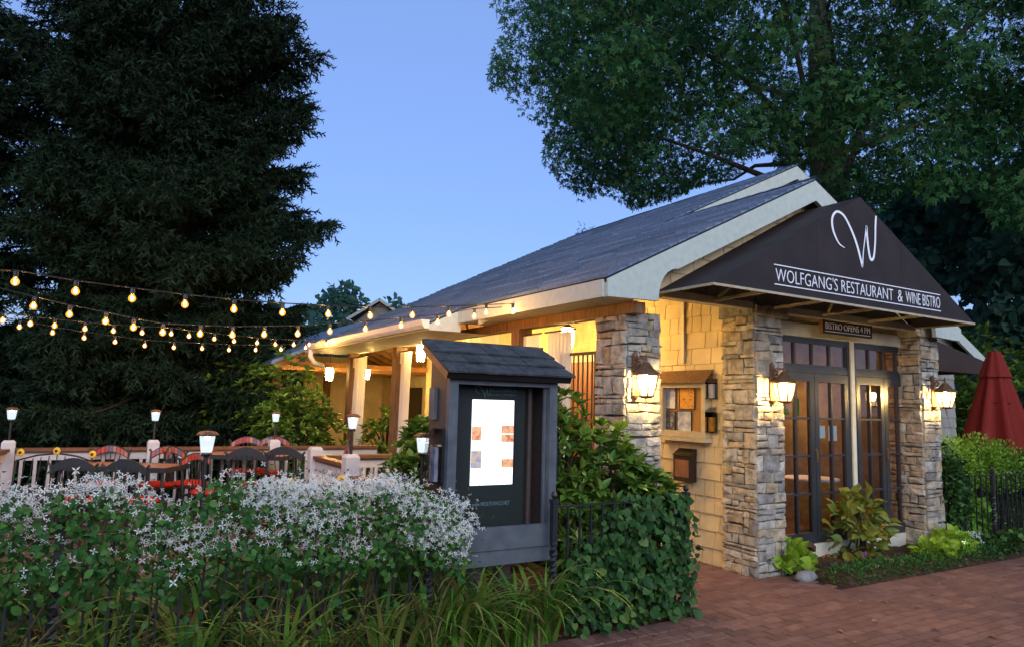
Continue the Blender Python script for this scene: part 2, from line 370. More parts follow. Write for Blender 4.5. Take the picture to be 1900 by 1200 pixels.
def T_leaf(w=0.4, fold=0.10, droop=0.12):
    v = [(0,0,0),(0,.36,-.0),(0,.7,-droop*.35),(0,1,-droop),(w*.46,.30,fold),(w*.5,.62,fold-.04),(-w*.46,.30,fold),(-w*.5,.62,fold-.04)]
    return v, [(0,4,1),(4,5,2,1),(5,3,2),(0,1,6),(6,1,2,7),(7,2,3)]
def T_heart():
    v = [(0,0,0),(0,.5,-.05),(0,1,-.16),(.38,-.08,.08),(.55,.30,.10),(.36,.72,.02),(-.38,-.08,.08),(-.55,.30,.10),(-.36,.72,.02)]
    return v, [(0,3,4,1),(1,4,5),(1,5,2),(0,1,7,6),(1,8,7),(1,2,8)]
def T_oak():
    v = [(0,0,0)]; f = []
    for a, L in ((-58,.72),(0,1.0),(58,.72)):
        t = math.radians(a); d = (math.sin(t), math.cos(t)); n = (d[1], -d[0]); k = len(v)
        b = 0.25 if abs(a) < 80 else 0.05
        v += [(d[0]*L*.45+n[0]*.15, b+d[1]*L*.45+n[1]*.15, .03), (d[0]*L, b+d[1]*L, -.05), (d[0]*L*.45-n[0]*.15, b+d[1]*L*.45-n[1]*.15, .03)]
        f.append((0, k, k+1, k+2))
    return v, f
def T_twig():
    rng = random.Random(3); v = []; f = []
    def tri(p, d, w, L):
        n = len(v); a = Vector(d).normalized(); s = a.cross(Vector((rng.uniform(-1, 1), rng.uniform(-1, 1), rng.uniform(-1, 1)))).normalized()
        p = Vector(p); v.extend([tuple(p-s*w), tuple(p+s*w), tuple(p+a*L)]); f.append((n, n+1, n+2))
    for i in range(11):
        t = i/11; ang = i*2.4
        tri((0, t, 0), (math.cos(ang)*.9, .75, math.sin(ang)*.9), .05, .36*(1-.45*t))
    tri((0, .6, 0), (0, 1, 0), .035, .42); tri((0, 0, 0), (0, 1, 0), .03, .8)
    return v, f
def T_star():
    v = []; f = []
    for k in range(4):
        t = k*PI/2; d = (math.cos(t), math.sin(t)); n = (-d[1], d[0]); b = len(v)
        v += [(0,0,0),(d[0]*.5+n[0]*.17, d[1]*.5+n[1]*.17, .10),(d[0], d[1], .0),(d[0]*.5-n[0]*.17, d[1]*.5-n[1]*.17, .10)]
        f.append((b, b+1, b+2, b+3))
    return v, f
def T_blade(n=7, bend=1.25):
    v = []; f = []; x = 0; z = 0
    for i in range(n+1):
        t = i/n; a = PI/2 - bend*t**1.6
        w = 0.020*(1-t**2.2)+0.001
        v += [(-w, x, z), (w, x, z)]
        x += math.cos(a)/n; z += math.sin(a)/n
    for i in range(n): f.append((2*i, 2*i+1, 2*i+3, 2*i+2))
    return v, f
LEAF, HEART, OAK, TWIG, STAR = T_leaf(), T_heart(), T_oak(), T_twig(), T_star()
BROAD = T_leaf(0.62, 0.10, 0.2)
def unit(n, up=0.0):
    d = RNG.normal(size=(n, 3)); d /= np.linalg.norm(d, axis=1, keepdims=True); d[:, 2] += up
    return d/np.linalg.norm(d, axis=1, keepdims=True)
def in_poly(x, y, poly):
    r = np.zeros(len(x), bool); n = len(poly)
    for i in range(n):
        x0, y0 = poly[i]; x1, y1 = poly[(i+1) % n]
        c = ((y0 > y) != (y1 > y)) & (x < (x1-x0)*(y-y0)/((y1-y0) or 1e-9)+x0); r ^= c
    return r

# ================================================================== GROUND
structure('ground', MB().quad((-300,-300,-0.06),(300,-300,-0.06),(300,300,-0.06),(-300,300,-0.06)), 'lawn')
structure('street', MB().quad((-60,-9,-0.03),(60,-9,-0.03),(60,-1.2,-0.03),(-60,-1.2,-0.03)), 'asphalt')
kerb = MB()
for i in range(40): kerb.box((-30+i*1.5, -1.2, -0.05), (-30+i*1.5+1.49, -1.05, 0.012))
structure('kerb', kerb, 'rock')
pave = structure('brick_pavement', MB().quad((-30,-1.05,0),(40,-1.05,0),(40,4.50,0),(-30,4.50,0)), 'mortar_sand')
walk = structure('entry_walk', MB().box((4.62,4.50,-0.04),(6.75,8.0,-0.003)), 'mortar_sand')
bed = MB()   # soil of the planting beds, slightly heaped
def soil_patch(x0, x1, y0, y1, h, nx=14, ny=8):
    vs = []; fs = []
    for j in range(ny+1):
        for i in range(nx+1):
            e = min(i, nx-i, 2)/2*min(j, ny-j, 2)/2
            vs.append((x0+(x1-x0)*i/nx, y0+(y1-y0)*j/ny, -0.02+h*e*(0.7+0.5*random.random())))
    for j in range(ny):
        for i in range(nx): a = j*(nx+1)+i; fs.append((a, a+1, a+nx+2, a+nx+1))
    bed.add(vs, fs)
soil_patch(-8, 4.62, 4.49, 6.6, 0.07, 60, 12); soil_patch(6.7, 9.9, 4.49, 5.6, 0.10, 26, 12); soil_patch(9.8, 18, 4.49, 6.4, 0.06, 30, 10)
structure('bed_soil', bed, 'soil')

def brick_mb(cx, cy, lx, ly, top):
    j = lambda a: random.uniform(-a, a)
    lx -= 0.010; ly -= 0.010; b = MB(); e = 0.004; t = [top+j(0.0018) for _ in range(4)]
    c = [(-1,-1),(1,-1),(1,1),(-1,1)]; an = j(0.012); ca, sa = math.cos(an), math.sin(an)
    def P(x, y, z): return (cx+x*ca-y*sa, cy+x*sa+y*ca, z)
    vs = [P(sx*lx/2, sy*ly/2, -0.01) for sx, sy in c] + [P(sx*lx/2, sy*ly/2, t[i]-e) for i, (sx, sy) in enumerate(c)] + [P(sx*(lx/2-e), sy*(ly/2-e), t[i]) for i, (sx, sy) in enumerate(c)]
    fs = [(0,1,5,4),(1,2,6,5),(2,3,7,6),(3,0,4,7),(4,5,9,8),(5,6,10,9),(6,7,11,10),(7,4,8,11),(8,9,10,11)]
    return b.add(vs, fs)
bl = []
PX, PY = 0.212, 0.105
for j in range(26):                      # sidewalk field, running bond along the facade
    y = 4.24 - j*PY
    for i in range(70):
        x = 1.6 + i*PX + (0.5*PX if j % 2 else 0) + random.uniform(-.003, .003)
        p = proj((x, y, 0))
        if p[2] > 0 and -60 < p[0] < 1960 and p[1] < 1290: bl.append(brick_mb(x, y, PX, PY, 0.012))
for i in range(118):                     # soldier course along the bed
    x = 1.6 + i*0.106; bl.append(brick_mb(x, 4.395, 0.106, 0.205, 0.016))
pieces('brick', bl, 'brick', pave, 300, 'far_bricks')
bl = []
for j in range(24):
    y = 4.56 + j*PY
    for i in range(9):
        x = 4.78 + i*PX + (0.5*PX if j % 2 else 0)
        if x < 6.70: bl.append(brick_mb(x, y, PX, PY, 0.010))
pieces('brick', bl, 'brick', walk, 300, 'far_bricks')
dl = MB()
for k in range(46):                      # fallen leaves
    x = random.uniform(3.2, 9.5); y = random.uniform(3.0, 4.6); a = random.uniform(0, 6.3); r = random.uniform(.018, .045)
    dl.add([(x+r*math.cos(a), y+r*math.sin(a), .020), (x-r*.5*math.sin(a), y+r*.5*math.cos(a), .034), (x-r*math.cos(a), y-r*math.sin(a), .020), (x+r*.5*math.sin(a), y-r*.5*math.cos(a), .030)], [(0,1,2,3)])
obj('fallen_leaves', dl, 'dry_leaf', kind='stuff')

# ================================================================== RESTAURANT BUILDING
S = 1.48/3.01; EX, EZ = 3.99, 2.92           # roof pitch, eave
def rz(x): return EZ + S*(x-EX)
XF, XM = 7.0, 9.9; ZF, ZM = rz(XF), rz(XM)   # front and main ridges
YG, YM, YE, YX = 5.0, 7.4, 13.6, 7.95        # front gable, main gable, rear end, start of the wider eave
XE = 3.57
B = thing('restaurant_building', 'single storey stone and cream shingle restaurant with grey gabled roof', 'building', (6.2, 7.4, 0))

# --- stone pillars
def stone_mb(o, ux, nz, u0, u1, z0, z1):
    """one stone on a face: o origin, ux along, nz outward"""
    b = MB(); j = lambda a: random.uniform(-a, a); g = 0.0035
    w, h = u1-u0, z1-z0; pr = random.uniform(0.010, 0.030); e = min(w, h)*0.16
    c = [(u0+g, z0+g), (u1-g, z0+g), (u1-g, z1-g), (u0+g, z1-g)]
    c = [(a+j(min(w*.1, .012)), q+j(min(h*.16, .012))) for a, q in c]
    m = (sum(p[0] for p in c)/4, sum(p[1] for p in c)/4)
    def P(a, q, d): return (o[0]+ux[0]*a+nz[0]*d, o[1]+ux[1]*a+nz[1]*d, o[2]+q)
    ring0 = [P(a, q, -0.03) for a, q in c]; ring1 = [P(a, q, pr*.55) for a, q in c]
    k = 1-2*e/max(w, .02)*.5; k2 = 1-2*e/max(h, .02)*.5
    ring2 = [P(m[0]+(a-m[0])*k, m[1]+(q-m[1])*k2, pr+j(.006)) for a, q in c]
    cen = P(m[0]+j(w*.15), m[1]+j(h*.15), pr+random.uniform(0, .012))
    vs = ring0+ring1+ring2+[cen]
    fs = [(i, (i+1) % 4, (i+1) % 4+4, i+4) for i in range(4)] + [(i+4, (i+1) % 4+4, (i+1) % 4+8, i+8) for i in range(4)] + [(i+8, (i+1) % 4+8, 12) for i in range(4)]
    return b.add(vs, fs)
def stone_face(o, ux, nz, width, height, out):
    z = 0.0
    while z < height-0.02:
        h = min(random.choice([.035, .045, .055, .07, .085, .11, .15, .18]), height-z)
        if height-z-h < 0.05: h = height-z
        u = 0.0
        while u < width-0.01:
            w = random.uniform(.07, .27)*(1.2 if h < .09 else 1)
            if width-u-w < 0.07: w = width-u
            if h > .125 and random.random() < .45:
                k = random.uniform(.35, .65)
                out.append(stone_mb(o, ux, nz, u, u+w, z, z+h*k)); out.append(stone_mb(o, ux, nz, u, u+w, z+h*k, z+h))
            else: out.append(stone_mb(o, ux, nz, u, u+w, z, z+h))
            u += w
        z += h
def pillar(x0, x1, y0, y1, h, label, cap=True):
    core = obj('stone_pillar', MB().box((x0+.02, y0+.02, -0.02), (x1-.02, y1-.02, h)), 'stone_core', B); core['label'] = label
    st = []
    stone_face((x0, y0, 0), (1, 0), (0, -1), x1-x0, h, st)
    stone_face((x0, y1, 0), (0, -1), (-1, 0), y1-y0, h, st)
    stone_face((x1, y0, 0), (0, 1), (1, 0), min(y1-y0, .3), h, st)
    cw = x1-x0+.1                             # projecting cap course
    for (o, u, n, W) in () if not cap else (((x0-.05, y0-.05, h), (1, 0), (0, -1), cw), ((x0-.05, y1, h), (0, -1), (-1, 0), y1-y0+.05)):
        a = 0
        while a < W-.01:
            w = random.uniform(.18, .34); w = W-a if W-a-w < .1 else w
            st.append(stone_mb(o, u, n, a, a+w, -.13, .0)); a += w
    pieces('stone', st, 'stone', core, 300, 'more_stones')
pillar(4.40, 4.82, 5.20, 5.66, 2.66, 'stacked stone pillar under the gable corner by the entry', False)
pillar(6.20, 6.64, 5.20, 5.66, 2.90, 'stacked stone pillar left of the glass doors')
pillar(9.40, 9.80, 5.20, 5.66, 2.90, 'stacked stone pillar right of the glass doors')

# --- shingled walls: each shingle its own piece
def shingle_wall(name, plane, at, a0, a1, z0, z1, face, m, hole=None, top=None, row=0.19, limit=300):
    """plane 'x': wall at x=at running along y; plane 'y': wall at y=at along x; face -1: looks to the lower side"""
    core = MB(); t = 0.10
    def PT(a, d, z): return (at+d*face, a, z) if plane == 'x' else (a, at+d*face, z)
    out = []; r = 0; z = z0
    while z < z1-0.01:
        zt = min(z+row, z1); a = a0 - (r % 2)*random.uniform(.05, .12)
        while a < a1-0.005:
            w = random.choice([.15, .19, .23, .27, .31]); b0, b1 = max(a, a0), min(a+w, a1); a += w
            if b1-b0 < .02: continue
            zz = zt
            if top:
                lim = min(top(b0), top(b1))
                if lim < z+.03: continue
                zz = min(zt, lim)
            if hole and any(b1 > h[0]+.01 and b0 < h[1]-.01 and z < h[3]-.02 and zz > h[2]+.02 for h in hole): continue
            g = .0045; k = random.uniform(0, .005)
            vs = [PT(b0+g, .022+k, z), PT(b1-g, .022+k, z), PT(b1-g, .006, zz+.012), PT(b0+g, .006, zz+.012), PT(b0+g, 0, z), PT(b1-g, 0, z), PT(b1-g, 0, zz), PT(b0+g, 0, zz)]
            out.append(MB().add(vs, [(0,1,2,3),(4,5,1,0),(4,0,3,7),(1,5,6,2)]))
        z = zt; r += 1
    poly = [(a0, z0), (a1, z0)] + ([(a1, min(z1, top(a1))), ] if top else [(a1, z1)])
    if top:
        n = 16
        for i in range(1, n): q = a1+(a0-a1)*i/n; poly.append((q, min(z1, top(q))))
        poly.append((a0, min(z1, top(a0))))
    else: poly.append((a0, z1))
    if not hole: core.prism(poly, plane, at, at-face*t)
    else:
        xs = sorted({a0, a1, *[h[0] for h in hole], *[h[1] for h in hole]}); zs = sorted({z0, z1, *[h[2] for h in hole], *[h[3] for h in hole]})
        for i in range(len(xs)-1):
            for k in range(len(zs)-1):
                cx, cz = (xs[i]+xs[i+1])/2, (zs[k]+zs[k+1])/2
                if any(h[0] < cx < h[1] and h[2] < cz < h[3] for h in hole): continue
                core.add([PT(xs[i], 0, zs[k]), PT(xs[i+1], 0, zs[k]), PT(xs[i+1], 0, zs[k+1]), PT(xs[i], 0, zs[k+1])], [(0,1,2,3)])
    c = obj(name, core, 'wall_back', B)
    pieces('shingle', out, m, c, limit, 'far_shingles')
    return c
XW = 6.26
win = [(9.4, 11.4, .8, 2.3), (7.6, 8.7, 0.0, 2.45), (12.0, 13.2, .7, 2.3)]
shingle_wall('side_wall', 'x', XW, 5.6, 13.9, 0.0, 3.55, -1, 'shingle_cream', win)
shingle_wall('gable_wall', 'y', 5.24, 4.84, 9.72, 2.92, 4.4, -1, 'shingle_cream', None, lambda x: min(rz(x), rz(2*XF-x))-.03)
DY = 5.5
shingle_wall('facade_wall', 'y', DY-.02, 6.64, 9.72, 2.80, 3.0, -1, 'shingle_cream')
shingle_wall('main_gable_wall', 'y', YM+.25, 10.0, 15.0, 0.0, 5.8, -1, 'shingle_grey', None, lambda x: min(rz(x), rz(2*XM-x))-.05, limit=120)
shingle_wall('upper_gable_wall', 'y', YM+.25, 6.3, 10.0, 3.5, 5.8, -1, 'timber', None, lambda x: min(rz(x), rz(2*XM-x))-.05, limit=60)
shingle_wall('front_block_right_wall', 'x', 9.78, 5.66, 7.6, 0.0, 2.9, 1, 'shingle_grey', limit=60)
t = MB(); t.box((4.84, 5.17, 2.84), (9.72, 5.30, 2.915)); t.box((6.66, DY-.06, 2.645), (9.70, DY+.06, 2.80)); t.box((8.285, DY-.05, .1), (8.355, DY+.05, 2.645))
t.box((XW-.045, 6.28, 2.3), (XW-.005, 6.33, 3.1)); t.box((6.64, DY-.04, .045), (9.70, DY+.06, .215))
obj('trim', t, 'trim_cream', B)
# stone-sill blocks under the doors
sb = []
for i in range(10): sb.append(MB().box((6.7+i*.30, DY-.055, -.02), (6.7+i*.30+.292, DY+.05, .044)))
pieces('sill_block', sb, 'shingle_grey', B)

# --- glass doors
def door_leaf(x0, x1, z0=.225, z1=2.215):
    fr = MB(); fw = .075; y0, y1 = DY-.035, DY+.02
    fr.box((x0, y0, z0), (x0+fw, y1, z1)); fr.box((x1-fw, y0, z0), (x1, y1, z1)); fr.box((x0+fw, y0, z0), (x1-fw, y1, z0+.12)); fr.box((x0+fw, y0, z1-.10), (x1-fw, y1, z1))
    d = obj('door', fr, 'door_frame', B)
    ix0, ix1, iz0, iz1 = x0+fw, x1-fw, z0+.12, z1-.10; mu = MB(); xm = (ix0+ix1)/2; m = .013
    mu.box((xm-m, y0+.004, iz0), (xm+m, y1-.004, iz1)); zs = [iz0+(iz1-iz0)*k/4 for k in range(5)]
    for z in zs[1:-1]:
        mu.box((ix0, y0+.006, z-m), (xm-m, y1-.006, z+m)); mu.box((xm+m, y0+.006, z-m), (ix1, y1-.006, z+m))
    obj('muntin', mu, 'door_frame', d)
    for k in range(4):
        for a, b in ((ix0, xm-m), (xm+m, ix1)):
            tl = random.uniform(-.003, .003)
            obj('pane', MB().quad((a, DY-.01+tl, zs[k]+m), (b, DY-.01-tl, zs[k]+m), (b, DY-.01-tl*.3, zs[k+1]-m), (a, DY-.01+tl*.6, zs[k+1]-m)), 'pane_glass', d)
    return d
d1 = door_leaf(6.90, 7.565); d2 = door_leaf(7.575, 8.235); d3 = door_leaf(8.405, 9.00); d4 = door_leaf(9.01, 9.62)
for d, xh in ((d1, 7.53), (d3, 8.965)):
    obj('handle', MB().tube([(xh, DY-.06, 1.16), (xh, DY-.085, 1.17), (xh, DY-.085, 1.30), (xh, DY-.06, 1.31)], .009, 6), 'bronze', d)
jb = MB()
for x0, x1 in ((6.84, 8.285), (8.355, 9.68)):
    jb.box((x0, DY-.03, .215), (x0+.055, DY+.05, 2.645)); jb.box((x1-.048, DY-.03, .215), (x1, DY+.05, 2.645)); jb.box((x0+.055, DY-.03, 2.22), (x1-.048, DY+.05, 2.29)); jb.box((x0+.055, DY-.03, 2.60), (x1-.048, DY+.05, 2.645))
obj('door_jamb', jb, 'door_frame', B)
for x0, x1 in ((6.895, 8.237), (8.41, 9.632)):
    tr = MB(); z0, z1, fw = 2.29, 2.60, .045
    tr.box((x0, DY-.02, z0), (x1, DY+.02, z0+.03)); tr.box((x0, DY-.02, z1-.03), (x1, DY+.02, z1))
    n = 4; w = (x1-x0)/n
    for k in range(n+1): tr.box((x0+k*w-.014, DY-.02, z0+.03), (x0+k*w+.014, DY+.02, z1-.03))
    tw = obj('transom_window', tr, 'door_frame', B)
    for k in range(n): obj('pane', MB().quad((x0+k*w+.014, DY, z0+.03), (x0+(k+1)*w-.014, DY, z0+.03), (x0+(k+1)*w-.014, DY, z1-.03), (x0+k*w+.014, DY, z1-.03)), 'pane_glass', tw)
# notices taped inside the glass
for nm, px0, py0, px1, py1, mm, lb in (('notice', 1513, 789, 1531, 812, 'paper', 'pale blue paper notice taped inside the glass door pane'), ('notice', 1537, 789, 1553, 817, 'paper', 'second pale paper notice inside the door, nearer the divider'),
                                   ('sticker', 1471, 738, 1483, 771, 'leaf_bright', 'tall green sticker on the leftmost glass door'), ('sticker', 1455, 757, 1463, 770, 'leaf_bright', 'small green sticker beside the stone pillar on the leftmost door')):
    a = ony(px0, py0, DY+.004); c = ony(px1, py1, DY+.004)
    tag(obj(nm, MB().box((a[0], DY+.003, c[2]), (c[0], DY+.006, a[2])), mm), lb, nm)

# --- interior room
rm = MB()
rm.quad((6.5, 9.0, 0.1), (9.75, 9.0, .1), (9.75, 9.0, 2.9), (6.5, 9.0, 2.9)); rm.quad((9.75, 5.6, .1), (9.75, 9.0, .1), (9.75, 9.0, 2.9), (9.75, 5.6, 2.9)); rm.quad((6.5, 5.7, .1), (6.5, 9, .1), (6.5, 9, 2.9), (6.5, 5.7, 2.9)); rm.quad((6.5, 5.6, 2.9), (9.75, 5.6, 2.9), (9.75, 9, 2.9), (6.5, 9, 2.9))
obj('interior_wall', rm, 'interior_wall', B)
obj('interior_floor', MB().quad((6.4, 5.57, .1), (9.75, 5.57, .1), (9.75, 9, .1), (6.4, 9, .1)), 'interior_floor', B)
li = bpy.data.lights.new('room_lamp_light', 'POINT'); li.energy = 22; li.color = (1, .50, .20); li.shadow_soft_size = .12
def pendant(x, y, z, label):
    p = thing('pendant_lamp', label, 'lamp', (x, y, 2.9), 'pendant lamps inside the bistro')
    obj('cord', MB().tube([(x, y, 2.9), (x, y, z+.2)], .006, 5), 'black_plastic', p)
    obj('shade', MB().lathe([(.03, .2), (.05, .19), (.13, .06), (.145, 0)], 14, (x, y, z), cap=False), 'bronze', p, smooth=True)
    obj('bulb', MB().lathe([(.005, -.0), (.035, .03), (.04, .07), (.02, .12), (.005, .14)], 10, (x, y, z)), 'lantern_glow', p, smooth=True)
    o = bpy.data.objects.new('room_lamp_light', li); COL.objects.link(o); o.parent = p; o.location = (0, 0, z-2.95)
pendant(7.5, 7.6, 2.15, 'pendant lamp glowing behind the left pair of glass doors')
pendant(8.9, 7.3, 2.15, 'pendant lamp glowing behind the right pair of glass doors')
for tx, ty, lb_ in ((7.25, 6.5, 'small round cafe table behind the left glass doors'), (8.75, 6.4, 'small round cafe table behind the right glass doors')):
    ct = thing('cafe_table', lb_, 'table', (tx, ty, .1), 'cafe tables inside the bistro')
    obj('top', MB().lathe([(.36, .72), (.37, .735), (.36, .75), (.01, .75)], 20, (tx, ty, .1)), 'paper', ct); obj('stem', MB().tube([(tx, ty, .1), (tx, ty, .82)], .03, 8), 'iron', ct); obj('foot', MB().lathe([(.22, 0), (.2, .02), (.03, .05)], 12, (tx, ty, .1)), 'iron', ct)
bt = thing('bar_counter', 'dark wooden bar counter at the back of the bistro room', 'counter', (8.2, 8.4, .1))
obj('counter_top', MB().box((6.8, 8.1, 1.12), (9.6, 8.7, 1.18)), 'timber', bt); obj('counter_front', MB().box((6.9, 8.2, .1), (9.5, 8.6, 1.12)), 'wood_door', bt)

# --- roof slabs, courses
rf = MB(); th = .05
def slope(x0, x1, y0, y1, zf):
    a, b = (x0, zf(x0)), (x1, zf(x1)); rf.prism([a, b, (b[0], b[1]-th), (a[0], a[1]-th)], 'y', y0, y1)
slope(EX, XF, YG, YM, rz); slope(XF, 2*XF-EX, YG, YM+.3, lambda x: rz(2*XF-x))
slope(EX, XM, YM, YX, rz); slope(XE, XM, YX, YE, rz); slope(XM, 2*XM-EX, YM, YE, lambda x: rz(2*XM-x))
R0 = obj('roof', rf, 'roof_under', B)
cs = MB(); ex = .14; L = math.hypot(1, S); dx = ex/L
def courses(x0, x1, y0f, y1):
    x = x0
    while x < x1-.01:
        xe = min(x+dx, x1); y0 = y0f(x+.01); y = y0-random.uniform(0, .3)
        while y < y1:
            w = random.uniform(.5, .95); ya, yb = max(y, y0), min(y+w, y1); y += w
            if yb-ya < .03: continue
            lf = random.uniform(.024, .040)
            cs.add([(x-.012, ya, rz(x-.012)+lf), (x-.012, yb-.003, rz(x-.012)+lf), (xe, yb-.003, rz(xe)+.003), (xe, ya, rz(xe)+.003), (x-.012, ya, rz(x-.012)+.001), (x-.012, yb-.003, rz(x-.012)+.001)], [(0,3,2,1),(4,0,1,5),(4,3,0),(1,2,5)])
        x = xe
courses(EX, XF, lambda x: YG-.03, YE); courses(XF, XM, lambda x: YM-.03, YE); courses(XE, EX, lambda x: YX-.02, YE)
obj('roof_shingles', cs, 'roof_shingle', R0, kind='stuff')
rc = MB()                                   # ridge caps
for yr, xr, y1 in ((YG-.03, XF, YM), (YM-.03, XM, YE)):
    y = yr
    while y < y1-.05:
        z = rz(xr)+.03; rc.add([(xr-.12, y, z-.05), (xr, y, z+.006), (xr+.12, y, z-.05), (xr-.12, y+.2, z-.056), (xr, y+.2, z), (xr+.12, y+.2, z-.056)], [(0,1,4,3),(1,2,5,4)]); y += .19
obj('ridge_cap', rc, 'roof_shingle', R0, kind='stuff')
# --- rake boards and fascias
def rake(xl, xr_, y, yb, dz, tail):
    """board along both slopes of a gable"""
    for side in (1, -1):
        c = (xl+xr_)/2
        def X(x): return x if side == 1 else 2*c-x
        zt = lambda x: EZ + S*(x-xl) - .02
        low = []
        if tail:
            low = [(c, zt(c)-dz)] + [(xl+.87, zt(xl+.87)-dz)]
            for k in range(1, 9):           # the curved tail
                a = k/8*PI/2; low.append((xl+.615+.255*(1-math.sin(a)), EZ-.165+(zt(xl+.87)-dz-EZ+.165)*(math.cos(a))**.9 if k < 8 else EZ-.165))
            low += [(xl, EZ-.182)]
            poly = [(xl, zt(xl)), (c, zt(c))] + low
        else:
            poly = [(xl, zt(xl)), (c, zt(c)), (c, zt(c)-dz), (xl, zt(xl)-dz)]
        obj('rake_board', MB().prism([(X(p[0]), p[1]) for p in poly], 'y', y, yb), 'fascia', B)
rake(EX, 2*XF-EX, YG-.02, YG+.03, .235, True)
rake(EX, 2*XM-EX, YM-.02, YM+.03, .22, False)
fb = MB().box((EX-.022, YG+.03, EZ-.182), (EX+.02, YX, EZ-.022)); obj('eave_fascia', fb, 'fascia', B)
ef = MB().prism([(XE, rz(XE)-.02), (EX+.02, rz(EX+.02)-.02), (EX+.02, 2.63), (XE, 2.625)], 'y', YX-.02, YX+.03); obj('eave_end_board', ef, 'fascia', B)
obj('lower_fascia', MB().box((XE-.0, YX+.03, 2.625), (XE+.035, YE, 2.70)), 'fascia', B)
gt = MB().prism([(XE-.115, 2.745), (XE-.005, 2.745), (XE-.005, 2.64), (XE-.07, 2.64), (XE-.095, 2.68)], 'y', YX-.05, YE-.5); gu = obj('gutter', gt, 'gutter_white', B)
dp = [(XE-.05, YE-.62, 2.64), (XE-.05, YE-.60, 2.52), (XE+.02, YE-.58, 2.42), (XE+.22, YE-.5, 2.36)]
obj('downspout', MB().tube(dp, .045, 8), 'gutter_white', gu, smooth=True)
sf = MB(); sf.quad((EX, YG+.03, EZ-.18), (4.42, YG+.03, EZ-.18), (4.42, YX, EZ-.18), (EX, YX, EZ-.18)); sf.quad((XE+.03, YX, 2.628), (4.42, YX, 2.628), (4.42, YE, 2.628), (XE+.03, YE, 2.628))
obj('soffit', sf, 'trim_cream', B)
# --- porch: beam, posts, ceiling, floor
bm = MB().box((4.36, 5.05, 2.63), (4.50, 13.5, 2.735)); obj('porch_beam', bm, 'timber', B)
POSTS = (7.15, 10.95, 13.3)
for yy in POSTS:
    o = obj('porch_post', MB().box((4.34, yy-.09, 0), (4.52, yy+.09, 2.63)), 'timber', B)
    obj('bracket', MB().box((4.40, yy-.096, 2.36), (4.44, yy-.091, 2.54)), 'gutter_white', o)
obj('porch_ceiling', MB().quad((4.42, 5.3, 3.02), (XW, 5.3, 3.42), (XW, 13.5, 3.42), (4.42, 13.5, 3.02)), 'porch_ceiling', B)
rb = []
for k in range(14): yy = 5.7+k*.58; rb.append(MB().beam((4.44, yy, 2.80), (XW-.02, yy, 3.36), .06, .13))
for b in rb: obj('rafter', b, 'rafter_wood', B)
structure('porch_floor', MB().box((4.36, 8.0, -.04), (6.26, 14.0, .03)), 'deck_board')
# windows and door of the side wall
for (a0, a1, z0, z1) in (win[0], win[2]):
    w = obj('porch_window', MB().box((XW-.03, a0, z0), (XW+.03, a0+.07, z1)).box((XW-.03, a1-.07, z0), (XW+.03, a1, z1)).box((XW-.03, a0+.07, z0), (XW+.03, a1-.07, z0+.07)).box((XW-.03, a0+.07, z1-.07), (XW+.03, a1-.07, z1)).box((XW-.025, (a0+a1)/2-.03, z0+.07), (XW+.025, (a0+a1)/2+.03, z1-.07)), 'door_frame', B)
    for q0, q1 in ((a0+.07, (a0+a1)/2-.03), ((a0+a1)/2+.03, a1-.07)): obj('pane', MB().quad((XW, q0, z0+.07), (XW, q1, z0+.07), (XW, q1, z1-.07), (XW, q0, z1-.07)), 'dark_pane', w)
dd = obj('wooden_door', MB().box((XW-.02, 7.66, .03), (XW+.04, 8.64, 2.39)), 'wood_door', B)
obj('door_casing', MB().box((XW-.04, 7.58, .03), (XW-.005, 7.66, 2.47)).box((XW-.04, 8.64, .03), (XW-.005, 8.72, 2.47)).box((XW-.04, 7.66, 2.39), (XW-.005, 8.64, 2.47)), 'trim_cream', dd)
obj('inner_room_back', MB().quad((8.0, 9.0, 0), (8.0, 13.5, 0), (8.0, 13.5, 3), (8.0, 9.0, 3)), 'interior_wall', B)
obj('rear_wall', MB().quad((6.26, 13.55, 0), (15, 13.55, 0), (15, 13.55, 3.4), (6.26, 13.55, 3.4)), 'wall_back', B)
# --- rear porch beyond the main roof
RP = thing('rear_porch', 'lit rear porch with orange timber rafters beyond the main roof', 'porch', (4.6, 16.5, 0))
rp = MB().prism([(3.0, 2.45), (5.4, 3.55), (7.8, 2.45), (7.8, 2.38), (5.4, 3.48), (3.0, 2.38)], 'y', 13.75, 19.0); obj('porch_roof', rp, 'roof_shingle', RP)
for k in range(9):
    yy = 13.9+k*.6
    obj('rafter', MB().beam((3.1, yy, 2.36), (5.4, yy, 3.40), .07, .14).beam((5.4, yy, 3.40), (7.7, yy, 2.36), .07, .14), 'rafter_wood', RP)
    obj('tie_beam', MB().beam((3.4, yy+.02, 2.42), (7.4, yy+.02, 2.42), .06, .10), 'rafter_wood', RP) if k % 3 == 0 else None
for xx, yy in ((3.2, 14.2), (3.2, 17.0), (3.2, 18.9), (5.6, 18.9)): obj('porch_post', MB().box((xx-.08, yy-.08, 0), (xx+.08, yy+.08, 2.38)), 'timber', RP)
rwh = MB().quad((7.2, 14, 0), (7.2, 19, 0), (7.2, 19, 2.9), (7.2, 14, 2.9)).quad((3.3, 19, 0), (5.0, 19, 0), (5.0, 19, 1.2), (3.3, 19, 1.2)).quad((5.0, 19, 0), (7.2, 19, 0), (7.2, 19, 2.9), (5.0, 19, 2.9)); obj('back_wall', rwh, 'shingle_cream', RP)
for y0, y1 in ((14.3, 15.5), (16.2, 17.6)): obj('window', MB().box((7.15, y0, .7), (7.19, y1, 2.1)), 'dark_pane', RP)
structure('rear_porch_floor', MB().box((2.9, 14.0, -.04), (7.4, 19.1, .02)), 'deck_board')
